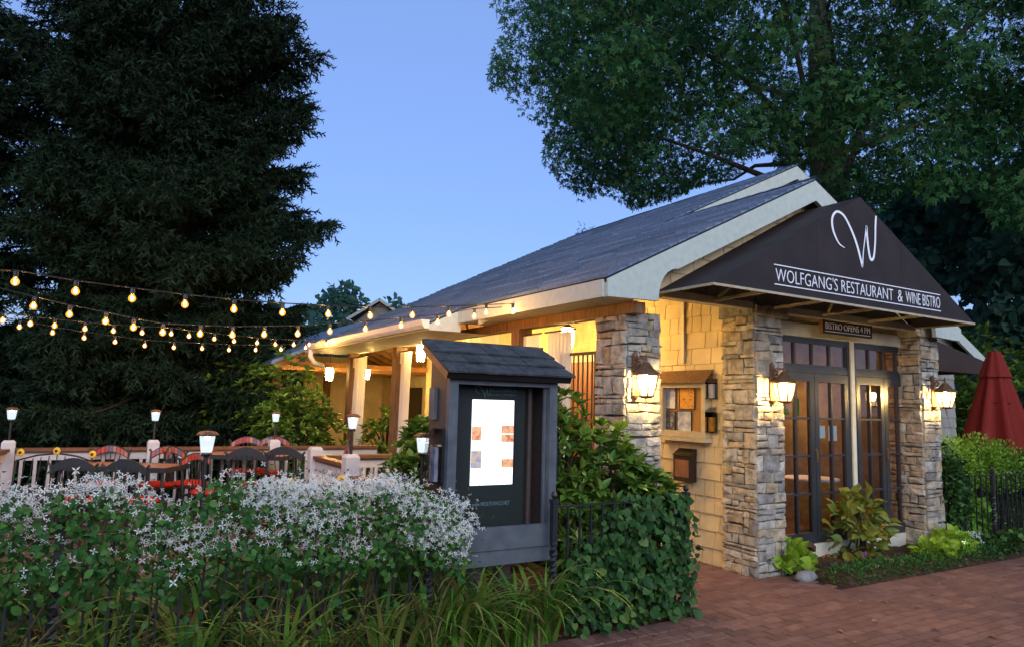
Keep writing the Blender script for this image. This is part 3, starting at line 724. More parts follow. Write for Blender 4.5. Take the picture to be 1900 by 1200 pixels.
fc = dep(705, 600, 26); FC = thing('far_cottage', 'small far gable with white trim peeking above the roof end', 'house', (fc[0], fc[1], 0))
dx_ = lambda a, z, y=0: (fc[0]+a*.86+y*.5, fc[1]-a*.51+y*.86, z)
obj('gable_wall', MB().add([dx_(-.9, 0), dx_(.9, 0), dx_(.9, 4.6), dx_(0, 5.35), dx_(-.9, 4.6)], [(0,1,2,3,4)]), 'shingle_grey', FC)
obj('roof', MB().add([dx_(-1.15, 4.70, -.3), dx_(0, 5.45, -.3), dx_(0, 5.45, 5), dx_(-1.15, 4.70, 5), dx_(1.15, 4.70, -.3), dx_(1.15, 4.70, 5)], [(0,1,2,3),(1,4,5,2)]), 'roof_shingle', FC)
for sg in (-1, 1): obj('rake_board', MB().beam(dx_(sg*1.15, 4.64, -.32), dx_(0, 5.39, -.32), .05, .10), 'fascia', FC)
# --- right wing awning
AW = thing('side_awning', 'plain brown canvas awning on the grey wall behind the umbrella', 'awning', (13.2, 7.5, 2.5))
ym = YM+.2
obj('canopy', MB().prism([(ym, 3.25), (6.55, 2.72), (6.55, 2.70), (ym, 3.22)], 'x', 11.6, 14.05), 'canvas_brown', AW)
obj('valance', MB().box((11.6, 6.545, 2.50), (14.05, 6.56, 2.70)), 'canvas_brown', AW)
obj('end_panel', MB().prism([(ym, 3.22), (6.56, 2.70), (6.56, 2.52), (ym, 2.52)], 'x', 14.03, 14.045), 'canvas_brown', AW)

# ================================================================== FRONT AWNING
YA, AX0, AX1, AZ, AT = 4.45, 4.76, 9.26, 2.875, 4.06
A = thing('front_awning', 'dark triangular entrance awning with white restaurant lettering', 'awning', (7.01, 5.1, 2.9))
AXM = (AX0+AX1)/2
n = 18; vs = []; fs = []
fm = MB().prism([(AX0, AZ), (AX1, AZ), (AXM, AT)], 'y', YA, YA+.012); obj('front_panel', fm, 'canvas', A)
for side in (0, 1):
    xa = AX0 if side == 0 else AX1; vs = []; fs = []; N = 10; K = 6
    for i in range(N+1):
        for k in range(K+1):
            t = i/N; y = YA+.012+(5.2-YA)*k/K; sag = -.012*math.sin(PI*k/K)*math.sin(PI*t)
            vs.append((xa+(AXM-xa)*t, y, AZ+(AT-AZ)*t+sag))
    for i in range(N):
        for k in range(K): q = i*(K+1)+k; fs.append((q, q+1, q+K+2, q+K+1))
    obj('side_panel', MB().add(vs, fs), 'canvas', A, smooth=True)
obj('hem', MB().beam((AX0, YA-.004, AZ-.008), (AX1, YA-.004, AZ-.008), .016, .022).beam((AX0, YA, AZ-.008), (AX0, 5.18, AZ-.008), .016, .022).beam((AX1, YA, AZ-.008), (AX1, 5.18, AZ-.008), .016, .022), 'frame_tube', A)
for x in (6.26, 7.76): obj('seam', MB().box((x-.006, YA-.0025, AZ+.015), (x+.006, YA-.0005, AT-(abs(x-AXM))*(AT-AZ)/(AXM-AX0)-.01)), 'canvas_brown', A)
for x in (5.55, 6.45, 7.35, 8.25): obj('frame_bar', MB().beam((x-.0, YA+.02, AZ+.012), (x, 5.17, AZ-.0), .03, .03), 'frame_tube', A)
for x in (5.55, 7.35): obj('frame_brace', MB().beam((x, 5.12, AZ+.02), (x, YA+.12, AZ+.02+min((x-AX0), (AX1-x))*.4), .022, .022), 'frame_tube', A)
def text(name, body, m, parent, x0, x1, z0, z1, y, depth=.004, fit=True):
    cu = bpy.data.curves.new(name, 'FONT'); cu.body = body; cu.extrude = depth/2; cu.offset = -0.012; cu.resolution_u = 3
    to = bpy.data.objects.new(name, cu); COL.objects.link(to)
    dg = bpy.context.evaluated_depsgraph_get(); me = bpy.data.meshes.new_from_object(to.evaluated_get(dg))
    COL.objects.unlink(to); bpy.data.objects.remove(to)
    co = np.zeros(len(me.vertices)*3); me.vertices.foreach_get('co', co); co = co.reshape(-1, 3)
    mn, mxx = co.min(0), co.max(0); u = (co[:, 0]-mn[0])/(mxx[0]-mn[0]); v = (co[:, 1]-mn[1])/(mxx[1]-mn[1])
    off = wpos(parent)
    out = np.stack([x0+(x1-x0)*u-off.x, np.full(len(u), y)-co[:, 2]*1.0-off.y, z0+(z1-z0)*v-off.z], 1)
    me.vertices.foreach_set('co', out.ravel()); me.update(); me.materials.clear(); me.materials.append(MATS[m])
    o = bpy.data.objects.new(name, me); COL.objects.link(o); o.parent = parent; WPOS[o.name] = wpos(parent); return o
def ribbon(name, pts, m, parent, y, t=.004):
    """pts: (x, z, half width) spline points, smoothed"""
    P = []
    for i in range(len(pts)-1):
        p0, p1, p2, p3 = pts[max(i-1, 0)], pts[i], pts[i+1], pts[min(i+2, len(pts)-1)]
        for k in range(8):
            s = k/8; P.append([.5*((2*p1[a])+(-p0[a]+p2[a])*s+(2*p0[a]-5*p1[a]+4*p2[a]-p3[a])*s*s+(-p0[a]+3*p1[a]-3*p2[a]+p3[a])*s**3) for a in range(3)])
    P.append(list(pts[-1])); b = MB(); vs = []
    for i, p in enumerate(P):
        q0, q1 = P[max(i-1, 0)], P[min(i+1, len(P)-1)]; d = (q1[0]-q0[0], q1[1]-q0[1]); L = math.hypot(*d) or 1; nn = (-d[1]/L, d[0]/L); w = max(p[2], .001)
        vs += [(p[0]+nn[0]*w, y-t, p[1]+nn[1]*w), (p[0]-nn[0]*w, y-t, p[1]-nn[1]*w)]
    b.add(vs, [(2*i, 2*i+1, 2*i+3, 2*i+2) for i in range(len(P)-1)])
    return obj(name, b, m, parent)
def w_logo(name, m, parent, f, y, k=1.0):
    """script W; f maps photo-proportion coords (0..1, 0..1) to x,z"""
    pts = [(.27, .30, .004), (.14, .36, .012), (.03, .55, .020), (.02, .74, .020), (.12, .86, .016), (.27, .82, .018), (.42, .62, .020), (.53, .40, .021), (.61, .16, .020), (.64, .06, .014),
           (.67, .30, .010), (.72, .55, .012), (.76, .74, .018), (.765, .60, .020), (.79, .36, .022), (.83, .21, .022), (.90, .25, .020), (.945, .50, .018), (.965, .78, .020), (.985, .96, .020)]
    return ribbon(name, [(*f(a, b), w*k) for a, b, w in pts], m, parent, y)
w_logo('letter_w', 'letter_white', A, lambda a, b: (6.49+.80*a, 3.26+.66*b), YA-.002, .78)
text('lettering', "WOLFGANG'S RESTAURANT", 'letter_white', A, 5.61, 7.555, 2.985, 3.115, YA-.003)
text('lettering', "&", 'letter_white', A, 7.645, 7.735, 2.985, 3.115, YA-.003)
text('lettering', "WINE BISTRO", 'letter_white', A, 7.80, 8.50, 2.985, 3.115, YA-.003)
obj('rule_line', MB().box((5.59, YA-.005, 3.140), (8.51, YA-.001, 3.150)), 'letter_white', A); obj('rule_line', MB().box((5.59, YA-.005, 2.950), (8.51, YA-.001, 2.960)), 'letter_white', A)
# small hanging sign
G = thing('hours_sign', 'small brown sign reading bistro opens 4 pm above the doors', 'sign', (7.92, 5.25, 2.68))
obj('sign_board', MB().box((7.43, 5.235, 2.68), (8.41, 5.265, 2.865)), 'sign_brown', G); obj('sign_edge', MB().box((7.425, 5.236, 2.68), (7.43, 5.28, 2.865)), 'rafter_wood', G)
text('lettering', 'BISTRO OPENS 4 PM', 'letter_white', G, 7.48, 8.36, 2.735, 2.81, 5.232)
obj('rule_line', MB().box((7.47, 5.231, 2.836), (8.37, 5.234, 2.843)).box((7.47, 5.231, 2.703), (8.37, 5.234, 2.710)), 'letter_white', G)

# ================================================================== WALL LANTERNS
def make_wall_lantern():
    """origin at the wall plate, centre of the glass about 0.2 in front"""
    L = thing('wall_lantern', '', 'lantern', (0, 0, 0), 'bronze wall lanterns on the stone pillars')
    k = lambda *a, **b: obj(*a, L, True, **b)
    k('back_plate', MB().box((-.035, -.022, -.20), (.035, 0, .24)).lathe([(.04, 0), (.03, .03), (.012, .05)], 8, (0, -.012, .24)).lathe([(.05, 0), (.03, -.03), (.01, -.05)], 8, (0, -.02, -.20)), 'bronze')
    sc = MB()
    for cz, sg, r0 in ((.15, 1, .045), (.06, -1, .035)):
        pts = [(0, -.075+(r0*(1-t/16*.75))*math.cos(sg*t*.75), cz+(r0*(1-t/16*.75))*math.sin(sg*t*.75)) for t in range(17)]
        sc.tube(pts, .008, 5)
    sc.tube([(0, -.02, .20), (0, -.10, .215), (0, -.20, .20), (0, -.20, .17)], .010, 6); sc.tube([(0, -.02, -.02), (0, -.09, .0), (0, -.12, .06), (0, -.10, .10)], .008, 5)
    k('scroll_arm', sc, 'bronze')
    c = (0, -.20, 0); wob = lambda q, j: 1.0 if j < 3 else (1.06 if q % 2 == 0 else .97)
    k('roof_cap', MB().lathe([(.012, .21), (.022, .19), (.012, .175), (.040, .160), (.060, .125), (.095, .085), (.150, .045), (.158, .028), (.148, .020)], 12, c, wob), 'bronze', smooth=True)
    k('finial', MB().lathe([(.002, .26), (.010, .245), (.004, .23), (.016, .215), (.010, .20)], 8, c), 'bronze')
    g = k('glass_shade', MB().lathe([(.132, .026), (.128, -.02), (.105, -.12), (.078, -.205)], 6, c), 'lantern_glass')
    obj('bulb', MB().lathe([(.004, .03), (.03, .015), (.042, -.03), (.042, -.07), (.03, -.105), (.004, -.12)], 10, c), 'lantern_core', g, True, smooth=True)
    cg = MB()
    for q in range(6):
        t = q*PI/3; cg.tube([(c[0]+r*math.cos(t), c[1]+r*math.sin(t), z) for r, z in ((.136, .028), (.132, -.02), (.109, -.12), (.081, -.21))], .0095, 4)
    cg.lathe([(.086, -.20), (.092, -.21), (.06, -.228), (.015, -.235)], 12, c)
    k('cage', cg, 'bronze')
    k('drop_curl', MB().tube([(0, -.20+.014*math.sin(t*.9), -.235-.007*t) for t in range(14)], .005, 4), 'iron')
    return L
wl = make_wall_lantern(); st = []
place(wl, st, (4.47, 5.17, 2.03), 'lit bronze wall lantern on the stone pillar beside the notice board', 0.0, .84)
place(wl, st, (6.42, 5.17, 2.03), 'lit bronze wall lantern on the pillar left of the glass doors', 0.0, .84)
place(wl, st, (9.60, 5.17, 2.03), 'lit bronze wall lantern on the pillar right of the glass doors', 0.0, .84)
# porch lanterns
def make_hang():
    L = thing('hanging_lantern', '', 'lantern', (0, 0, 0), 'lit hanging porch lanterns')
    k = lambda *a, **b: obj(*a, L, True, **b)
    k('rod', MB().tube([(0, 0, .55), (0, 0, .22)], .008, 5), 'iron'); k('cap', MB().lathe([(.02, .24), (.05, .20), (.125, .165), (.12, .155)], 8), 'iron')
    k('glass_shade', MB().lathe([(.10, .155), (.105, .02), (.085, -.15), (.07, -.16)], 8), 'porch_glow')
    cg = MB()
    for q in range(8): t = q*PI/4; cg.tube([(r*math.cos(t), r*math.sin(t), z) for r, z in ((.106, .155), (.11, .02), (.09, -.15))], .011, 4)
    cg.lathe([(.095, -.15), (.09, -.165), (.02, -.175)], 8); k('cage', cg, 'iron')
    return L
hl = make_hang(); st = []
place(hl, st, (4.31, 14.4, 2.26), 'lit hanging lantern under the rear porch, left of the pair', 0.0, .82); place(hl, st, (4.95, 14.0, 2.30), 'lit hanging lantern under the rear porch, right of the pair', 0.0, .82)
place(hl, st, (5.35, 7.5, 2.62), 'lit hanging lantern hidden high in the porch behind the stone pillar', 0.0, .82)
place(hl, st, (5.35, 9.6, 2.62), 'lit hanging lantern in the middle of the porch', 0.0, .82)
place(hl, st, (5.35, 12.2, 2.62), 'lit hanging lantern at the far end of the porch', 0.0, .82)
pl = []
pw = thing('porch_wall_lantern', 'small lit lantern above the menu kiosk roof ridge', 'lantern', (0, 0, 0), 'small porch wall lanterns')
obj('arm', MB().tube([(0, 0, -.12), (0, -.06, -.16), (0, -.10, -.10), (0, -.10, -.08)], .008, 5), 'iron', pw, True)
obj('glass_shade', MB().lathe([(.095, .08), (.06, -.08)], 6, (0, -.10, 0)), 'lantern_glow', pw, True); obj('cap', MB().lathe([(.01, .18), (.03, .15), (.11, .09), (.105, .08)], 6, (0, -.10, 0)), 'iron', pw, True)
q = onx(782, 648, 4.62); place(pw, pl, (q[0], q[1]+.1, q[2]), 'small lit lantern just above the left end of the kiosk roof')
q = onx(974, 610, 4.62); place(pw, pl, (q[0], q[1]+.1, q[2]), 'small lit lantern on the porch post near the white curtain')

# ================================================================== NOTICE BOARD, BOXES ON THE SIDE WALL
X0 = XW-.03
N = thing('notice_board', 'cream framed notice board with shingled hood on the side wall', 'notice board', (X0, 6.2, 1.38))
y0, y1, z0, z1 = 5.86, 6.62, 1.42, 2.06
obj('case', MB().box((X0, y0, z0), (X0-.10, y0+.06, z1)).box((X0, y1-.06, z0), (X0-.10, y1, z1)).box((X0, y0+.06, z0), (X0-.10, y1-.06, z0+.07)).box((X0, y0+.06, z1-.06), (X0-.10, y1-.06, z1)).box((X0-.0, y0-.02, z0-.05), (X0-.13, y1+.02, z0-.003)), 'board_cream', N)
obj('cork_panel', MB().box((X0-.02, y0+.06, z0+.07), (X0-.03, y1-.06, z1-.06)), 'cork', N)
hd = []
for r in range(4):
    for c in range(7):
        a0 = y0-.04+c*.123+(r % 2)*.0; zz = z1+.005+r*.032; xo = X0-.15+r*.036
        hd.append(MB().add([(xo, a0, zz), (xo, a0+.118, zz), (xo+.05, a0+.118, zz+.05), (xo+.05, a0, zz+.05), (xo, a0, zz-.012), (xo, a0+.118, zz-.012)], [(0,1,2,3),(4,5,1,0)]))
hood = obj('hood', MB().prism([(X0-.145, z1), (X0, z1), (X0, z1+.14)], 'y', y0-.03, y1+.03) if False else MB().add([(X0-.145, y0-.03, z1), (X0, y0-.03, z1), (X0, y0-.03, z1+.15), (X0-.145, y1+.03, z1), (X0, y1+.03, z1), (X0, y1+.03, z1+.15)], [(0,1,2),(5,4,3),(0,2,5,3),(0,3,4,1)]), 'timber', N)
for b in hd: obj('shingle', b, 'timber', hood)
for (pa, pb, mm, nm) in (((1231, 713), (1254, 757), 'paper_blue', 'poster'), ((1262, 711), (1289, 758), 'poster_red', 'poster'), ((1231, 763), (1253, 806), 'paper_dark', 'poster'), ((1258, 762), (1283, 806), 'paper_blue', 'poster')):
    xx = X0-.034; a = onx(*pa, xx); c = onx(*pb, xx)
    p = obj(nm, MB().box((xx, c[1], c[2]), (xx-.006, a[1], a[2])), mm, N)
    e = .008; ya, yb, za, zb = min(a[1], c[1]), max(a[1], c[1]), min(a[2], c[2]), max(a[2], c[2])
    obj('poster_frame', MB().box((xx, ya-e, za-e), (xx-.010, ya, zb+e)).box((xx, yb, za-e), (xx-.010, yb+e, zb+e)).box((xx, ya, za-e), (xx-.010, yb, za)).box((xx, ya, zb), (xx-.010, yb, zb+e)), 'black_plastic', p)
def acrylic_box(yc, zc, w, h, label, m):
    t = thing('brochure_box', label, 'brochure box', (X0, yc, zc-h/2), 'clear brochure boxes on the board')
    x = X0-.02
    obj('shell', MB().box((x, yc-w/2, zc-h/2), (x-.09, yc+w/2, zc+h/2-.03)).add([(x, yc-w/2, zc+h/2+.03), (x, yc+w/2, zc+h/2+.03), (x-.10, yc+w/2, zc+h/2-.028), (x-.10, yc-w/2, zc+h/2-.028)], [(0,1,2,3)]), 'acrylic', t)
    obj('leaflet', MB().box((x-.02, yc-w/2+.015, zc-h/2+.01), (x-.05, yc+w/2-.015, zc+h/2-.09)), m, t)
acrylic_box(5.80, 2.0, .10, .26, 'clear brochure box beside the notice board, upper of two', 'paper'); acrylic_box(5.80, 1.62, .10, .26, 'clear brochure box with red leaflets beside the notice board, lower of two', 'poster_red')
MBX = thing('menu_box', 'black metal menu box with window below the notice board', 'box', (X0, 6.23, .9))
obj('body', MB().box((X0, 6.09, .90), (X0-.10, 6.37, 1.20)), 'sign_brown', MBX); obj('lid', MB().add([(X0, 6.085, 1.28), (X0, 6.375, 1.28), (X0-.12, 6.375, 1.20), (X0-.12, 6.085, 1.20), (X0, 6.085, 1.20), (X0, 6.375, 1.20)], [(0,1,2,3),(0,3,4),(1,5,2),(3,2,5,4)]), 'sign_brown', MBX)
obj('window_card', MB().box((X0-.100, 6.12, .95), (X0-.104, 6.34, 1.15)), 'cedar_edge', MBX)

# ================================================================== DIGITAL KIOSK
KX0, KX1, KY, KYB = 2.315, 3.28, 4.72, 5.06
K = thing('menu_kiosk', 'dark grey roofed kiosk with glowing menu screen between the fences', 'kiosk', (2.83, 4.95, 0))
kp = lambda n, b, m='kiosk_paint', p=K, **a: obj(n, b, m, p, **a)
fw = .072
fr = MB().box((KX0, KY, .66), (KX0+fw, KY+.05, 1.95)).box((KX1-fw, KY, .66), (KX1, KY+.05, 1.95)).box((KX0+fw, KY+.004, 1.89), (KX1-fw, KY+.05, 1.95)).box((KX0+fw, KY+.004, .66), (KX1-fw, KY+.05, .80))
kp('front_frame', fr)
kp('inner_bead', MB().box((KX0+fw, KY+.012, .80), (KX1-fw, KY+.06, .825)).box((KX1-fw-.02, KY+.05, .825), (KX1-fw, KY+.075, 1.89)))
kp('skirt_board', MB().box((KX0+.01, KY+.02, .545), (KX1-.01, KY+.06, .655)))
sd = [(KY+.05, .66), (KYB, .66), (KYB, 2.14), (KY+.05, 1.965)]
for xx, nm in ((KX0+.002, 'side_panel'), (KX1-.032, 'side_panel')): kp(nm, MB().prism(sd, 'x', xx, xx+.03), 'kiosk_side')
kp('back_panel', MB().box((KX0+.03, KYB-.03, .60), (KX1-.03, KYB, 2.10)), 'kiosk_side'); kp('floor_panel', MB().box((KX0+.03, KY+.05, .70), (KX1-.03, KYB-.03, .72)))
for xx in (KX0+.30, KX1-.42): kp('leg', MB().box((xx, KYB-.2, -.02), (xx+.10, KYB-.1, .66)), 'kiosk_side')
PYK = KY+.20                                  # screen panel set back in the case
a = [ony(*p, PYK) for p in ((855, 712), (977, 716), (845, 978), (975, 970))]
px0, px1 = KX0+.035, 3.10
panel = kp('screen_panel', MB().box((px0, PYK, .80), (px1, PYK+.04, 1.93)), 'kiosk_panel')
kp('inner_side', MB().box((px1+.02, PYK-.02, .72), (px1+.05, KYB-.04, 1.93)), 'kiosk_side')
A0, A1 = ony(877, 740, PYK-.004), ony(950, 897, PYK-.004); sx0, sx1, sz0, sz1 = A0[0], A1[0], A1[2], A0[2]
scr = obj('screen', MB().box((sx0, PYK-.006, sz0), (sx1, PYK-.0005, sz1)), 'screen_white', panel)
obj('screen_bezel', MB().box((sx1, PYK-.012, sz0), (sx1+.022, PYK-.0005, sz1-.01)), 'black_plastic', panel)
def picture_mat(name, cols, s):
    m, nt, b = _nodes(name); tc = nt.nodes.new('ShaderNodeTexCoord'); v = nt.nodes.new('ShaderNodeTexNoise'); v.inputs['Scale'].default_value = s; v.inputs['Detail'].default_value = 2
    nt.links.new(tc.outputs['Object'], v.inputs['Vector']); c = ramp(nt, v.outputs[0], cols); nt.links.new(c, b.inputs['Emission Color']); b.inputs['Emission Strength'].default_value = 0.36; b.inputs['Base Color'].default_value = (0, 0, 0, 1)
picture_mat('screen_red', [(1, .9, .8), (.9, .25, .2), (.95, .6, .3), (.6, .05, .05), (1, .8, .7)], 22); picture_mat('screen_blue', [(.95, .9, .9), (.2, .35, .7), (.8, .55, .3), (.3, .4, .75)], 22)
for (u0, u1, v0, v1, mm) in ((0, .22, .52, .68, 'screen_red'), (.70, 1, .60, .70, 'screen_red'), (.70, 1, .50, .59, 'screen_red'), (0, .24, .20, .40, 'screen_blue'), (.72, 1, .20, .30, 'screen_red')):
    obj('picture', MB().box((sx0+(sx1-sx0)*u0, PYK-.0085, sz0+(sz1-sz0)*v0), (sx0+(sx1-sx0)*u1, PYK-.0065, sz0+(sz1-sz0)*v1)), mm, scr)
w_logo('screen_logo', 'letter_teal', scr, lambda a_, b_: (sx0+(sx1-sx0)*(.76+.16*a_), sz0+(sz1-sz0)*(.15+.025*b_)), PYK-.006, .12)
w_logo('panel_logo', 'letter_teal', panel, lambda a_, b_: (ony(882, 725, PYK)[0]+.135*a_, ony(890, 737, PYK)[2]+.105*b_), PYK-.001, .16)
b0, b1 = ony(909, 716, PYK)[0], ony(957, 716, PYK)[0]; zt = ony(909, 717, PYK)[2]; zb = ony(909, 726, PYK)[2]
text('lettering', "WOLFGANG'S", 'letter_teal', panel, b0, b1, zb, zt, PYK-.002, .002); text('lettering', "RESTAURANT & WINE BISTRO", 'letter_teal', panel, b0, b1, zb-.03, zb-.012, PYK-.002, .002)
b0, b1 = ony(875, 936, PYK), ony(945, 936, PYK)
text('lettering', "www.WOLFGANGS.NET", 'letter_teal', panel, b0[0], b1[0], b0[2]-.012, b0[2]+.018, PYK-.002, .002)
cab = MB()
for k in range(4): cab.tube([(px0+.05+t*.07, KY+.10+.03*math.sin(t*1.3+k), .735+.02*abs(math.sin(t*.9+k*2))) for t in range(9)], .006, 5)
kp('cable', cab, 'black_plastic')
# slate roof of the kiosk, each slate a piece
e0, e1 = Vector((2.262, 4.645, 1.970)), Vector((2.262, 5.10, 2.205)); rl = (e1-e0).length; dirv = (e1-e0)/rl; nrm = Vector((0, -dirv.z, dirv.y)); RX1 = 3.365
roofk = kp('roof_deck', MB().add([e0-nrm*.05, e1-nrm*.05, e1, e0, *(Vector((RX1, p.y, p.z)) for p in (e0-nrm*.05, e1-nrm*.05, e1, e0))], [(0,1,2,3),(7,6,5,4),(0,4,5,1),(1,5,6,2),(2,6,7,3),(3,7,4,0)]), 'black_plastic')
kp('rake_strip', MB().add([e0-nrm*.055-Vector((.004,0,0)), e1-nrm*.055-Vector((.004,0,0)), e1-Vector((.004,0,0)), e0-Vector((.004,0,0))], [(0,1,2,3)]), 'cedar_edge')
kp('eave_board', MB().box((KX0-.04, 4.675, 1.935), (KX1+.06, 4.72, 1.985)), 'black_plastic')
for r in range(3):
    x = 2.25
    while x < RX1+.01:
        w = random.uniform(.07, .20); x1 = x+w; x1 = RX1+.015 if RX1+.015-x1 < .06 else x1
        s0 = -.03+r*rl/3+random.uniform(-.006, .006); s1 = s0+rl/3+.07; h0 = .034+random.uniform(-.004, .006); h1 = .006; th2 = .016
        b = MB(); P0, P1 = e0+dirv*s0, e0+dirv*s1
        vs = []
        for (pp, h) in ((P0, h0-th2), (P0, h0), (P1, h1+.004), (P1, h1)):
            q_ = pp+nrm*h
            vs += [(x+.002, q_.y, q_.z), (x1-.002, q_.y, q_.z)]
        b.add(vs, [(0,1,3,2),(2,3,5,4),(4,5,7,6),(0,2,4,6),(1,7,5,3)]); obj('slate', b, 'slate', roofk); x = x1
rc = MB().box((2.255, 5.07, 2.195), (RX1, 5.125, 2.240)); kp('ridge_board', rc, 'slate')
kp('conduit_box', MB().box((KX0-.028, 4.93, 1.62), (KX0+.001, 5.02, 1.86)), 'kiosk_paint')
lb = thing('leaflet_holder', 'clear acrylic leaflet holder on the kiosk left side', 'leaflet holder', (KX0, 4.85, 1.1))
obj('back', MB().box((KX0-.002, 4.78, 1.16), (KX0-.012, 4.96, 1.56)), 'kiosk_panel', lb); obj('hood', MB().add([(KX0-.004, 4.79, 1.56), (KX0-.004, 4.97, 1.56), (KX0-.13, 4.97, 1.46), (KX0-.13, 4.79, 1.46)], [(0,1,2,3)]), 'acrylic', lb)
obj('shell', MB().box((KX0-.014, 4.80, 1.16), (KX0-.085, 4.94, 1.44)), 'acrylic', lb); obj('leaflet', MB().box((KX0-.03, 4.815, 1.17), (KX0-.06, 4.90, 1.42)), 'paper_blue', lb); obj('box', MB().box((KX0-.004, 4.80, .98), (KX0-.075, 4.93, 1.13)), 'sign_brown', lb)
rb_ = thing('leaflet_holder', 'dark leaflet holder on the kiosk right side', 'leaflet holder', (KX1, 4.85, 1.2))
obj('shell', MB().box((KX1+.002, 4.80, 1.14), (KX1+.07, 4.95, 1.50)), 'kiosk_panel', rb_); obj('lip', MB().box((KX1+.071, 4.80, 1.14), (KX1+.075, 4.95, 1.44)), 'acrylic', rb_)

# ================================================================== IRON FENCES
def twisted(x, y, h, w=.045, t0=.30, t1=.70):
    b = MB(); n = 26; vs = []; fs = []
    for i in range(n+1):
        z = h*i/n; f = min(max((i/n-t0)/(t1-t0), 0), 1); a = PI/4+f*PI*2.5; r = w*.707
        vs += [(x+r*math.cos(a+k*PI/2), y+r*math.sin(a+k*PI/2), z-.02) for k in range(4)]
    fs = [(i*4+k, i*4+(k+1) % 4, i*4+4+(k+1) % 4, i*4+4+k) for i in range(n) for k in range(4)] + [(n*4, n*4+1, n*4+2, n*4+3)]
    return b.add(vs, fs).box((x-w*.62, y-w*.62, h-.03), (x+w*.62, y+w*.62, h)).lathe([(.006, 0), (.02, .012), (.026, .032), (.02, .052), (.004, .062)], 8, (x, y, h))
def fence(label, segs, posts, ztop=.978, zbot=.10, sp=.118):
    f = thing('iron_fence', label, 'fence', (*posts[0], 0), 'black iron fences along the pavement')
    for (p, q) in segs:
        d = math.hypot(q[0]-p[0], q[1]-p[1]); n = max(1, round(d/sp))
        obj('rail', MB().beam((*p, ztop-.006), (*q, ztop-.006), .032, .012), 'iron', f); obj('rail', MB().beam((*p, zbot), (*q, zbot), .03, .012), 'iron', f)
        for i in range(1, n):
            t = i/n; x, y = p[0]+(q[0]-p[0])*t, p[1]+(q[1]-p[1])*t
            obj('bar', MB().box((x-.007, y-.007, zbot+.006), (x+.007, y+.007, ztop-.012)), 'iron', f)
    for (x, y) in posts: obj('post', twisted(x, y, ztop+.05), 'iron', f)
    return f
FY = 4.61
fence('black iron fence draped with white flowering vine left of the kiosk', [((-2.6, FY), (-.02, FY)), ((-.02, FY), (2.13, FY))], [(2.15, FY), (-.04, FY), (-2.6, FY)])
fence('short black iron fence overgrown with ivy right of the kiosk', [((3.21, FY), (4.57, FY))], [(3.19, FY), (4.585, FY)])
fence('black iron fence with bright hedge behind it beside the right pillar', [((10.05, 5.12), (10.83, 5.08)), ((10.83, 5.08), (14.5, 4.98))], [(10.83, 5.07), (14.5, 4.98)], .955, .12, .125)

# ================================================================== DECK AND ITS WHITE RAILING
DZ = .09
dk = structure('deck', MB().box((-7, 6.7, -.05), (4.3, 11.3, DZ-.012)), 'deck_board')
db = []
for k in range(34): y = 6.72+k*.135; db.append(MB().box((-7, y, DZ-.011), (4.28, y+.130, DZ)))
for b in db: obj('plank', b, 'deck_board', dk)
def rail_post(x, y, z, parent, w=.15):
    b = MB().box((x-w/2, y-w/2, DZ-.02), (x+w/2, y+w/2, z-.03)); c = w/2
    b.add([(x-c, y-c, z-.03), (x+c, y-c, z-.03), (x+c, y+c, z-.03), (x-c, y+c, z-.03)] + [(x+s*c*.72, y+t*c*.72, z) for s, t in ((-1,-1),(1,-1),(1,1),(-1,1))], [(0,1,5,4),(1,2,6,5),(2,3,7,6),(3,0,4,7),(4,5,6,7)])
    return obj('post', b, 'paint_white', parent)
def railing(label, p, q, z, posts, sp=.15, lo=.12, cut=.08):
    r = thing('deck_railing', label, 'railing', (p[0], p[1], DZ), 'white deck railings')
    d = Vector((q[0]-p[0], q[1]-p[1], 0)); L = d.length; d /= L; P = Vector((*p, 0)); a, b = P+d*cut, P+d*(L-cut)
    obj('cap_rail', MB().beam((a.x, a.y, z), (b.x, b.y, z), .14, .04).beam((a.x, a.y, z-.03), (b.x, b.y, z-.03), .09, .022), 'rail_brown', r)
    obj('top_rail', MB().beam((a.x, a.y, z-.09), (b.x, b.y, z-.09), .045, .095), 'paint_white', r); obj('bottom_rail', MB().beam((a.x, a.y, DZ+lo), (b.x, b.y, DZ+lo), .045, .08), 'paint_white', r)
    n = max(1, int(L/sp))
    for i in range(1, n):
        c = P+d*(L*i/n); obj('baluster', MB().box((c.x-.019, c.y-.019, DZ+lo+.03), (c.x+.019, c.y+.019, z-.12)), 'paint_white', r)
    for x, y in posts: rail_post(x, y, z+.12, r)
    return r
RY, RZ = 11.25, 1.0
pA = ony(17, 815, RY); pB = ony(285, 815, RY); pC = ony(509, 818, RY)
railing('long white deck railing with brown cap behind the patio chairs', (pA[0], RY), (4.3, RY), RZ, [(pA[0], RY), (pB[0], RY), (pC[0], RY)])
railing('white deck railing turning toward the viewer at the far left', (pA[0]-.02, RY-.1), (pA[0]-.9, 6.9), RZ, [(pA[0]-.9, 6.9)])
railing('white railing from the deck corner toward the porch', (2.45, 8.59), (4.3, 8.59), 1.06, [(2.45, 8.59)])
railing('short white railing between the two near deck posts', (2.47, 8.59), (2.49, 7.39), 1.06, [(2.49, 7.39)])
railing('white railing running from the near deck post behind the flowers', (2.49, 7.39), (2.55, 6.75), .94, [])
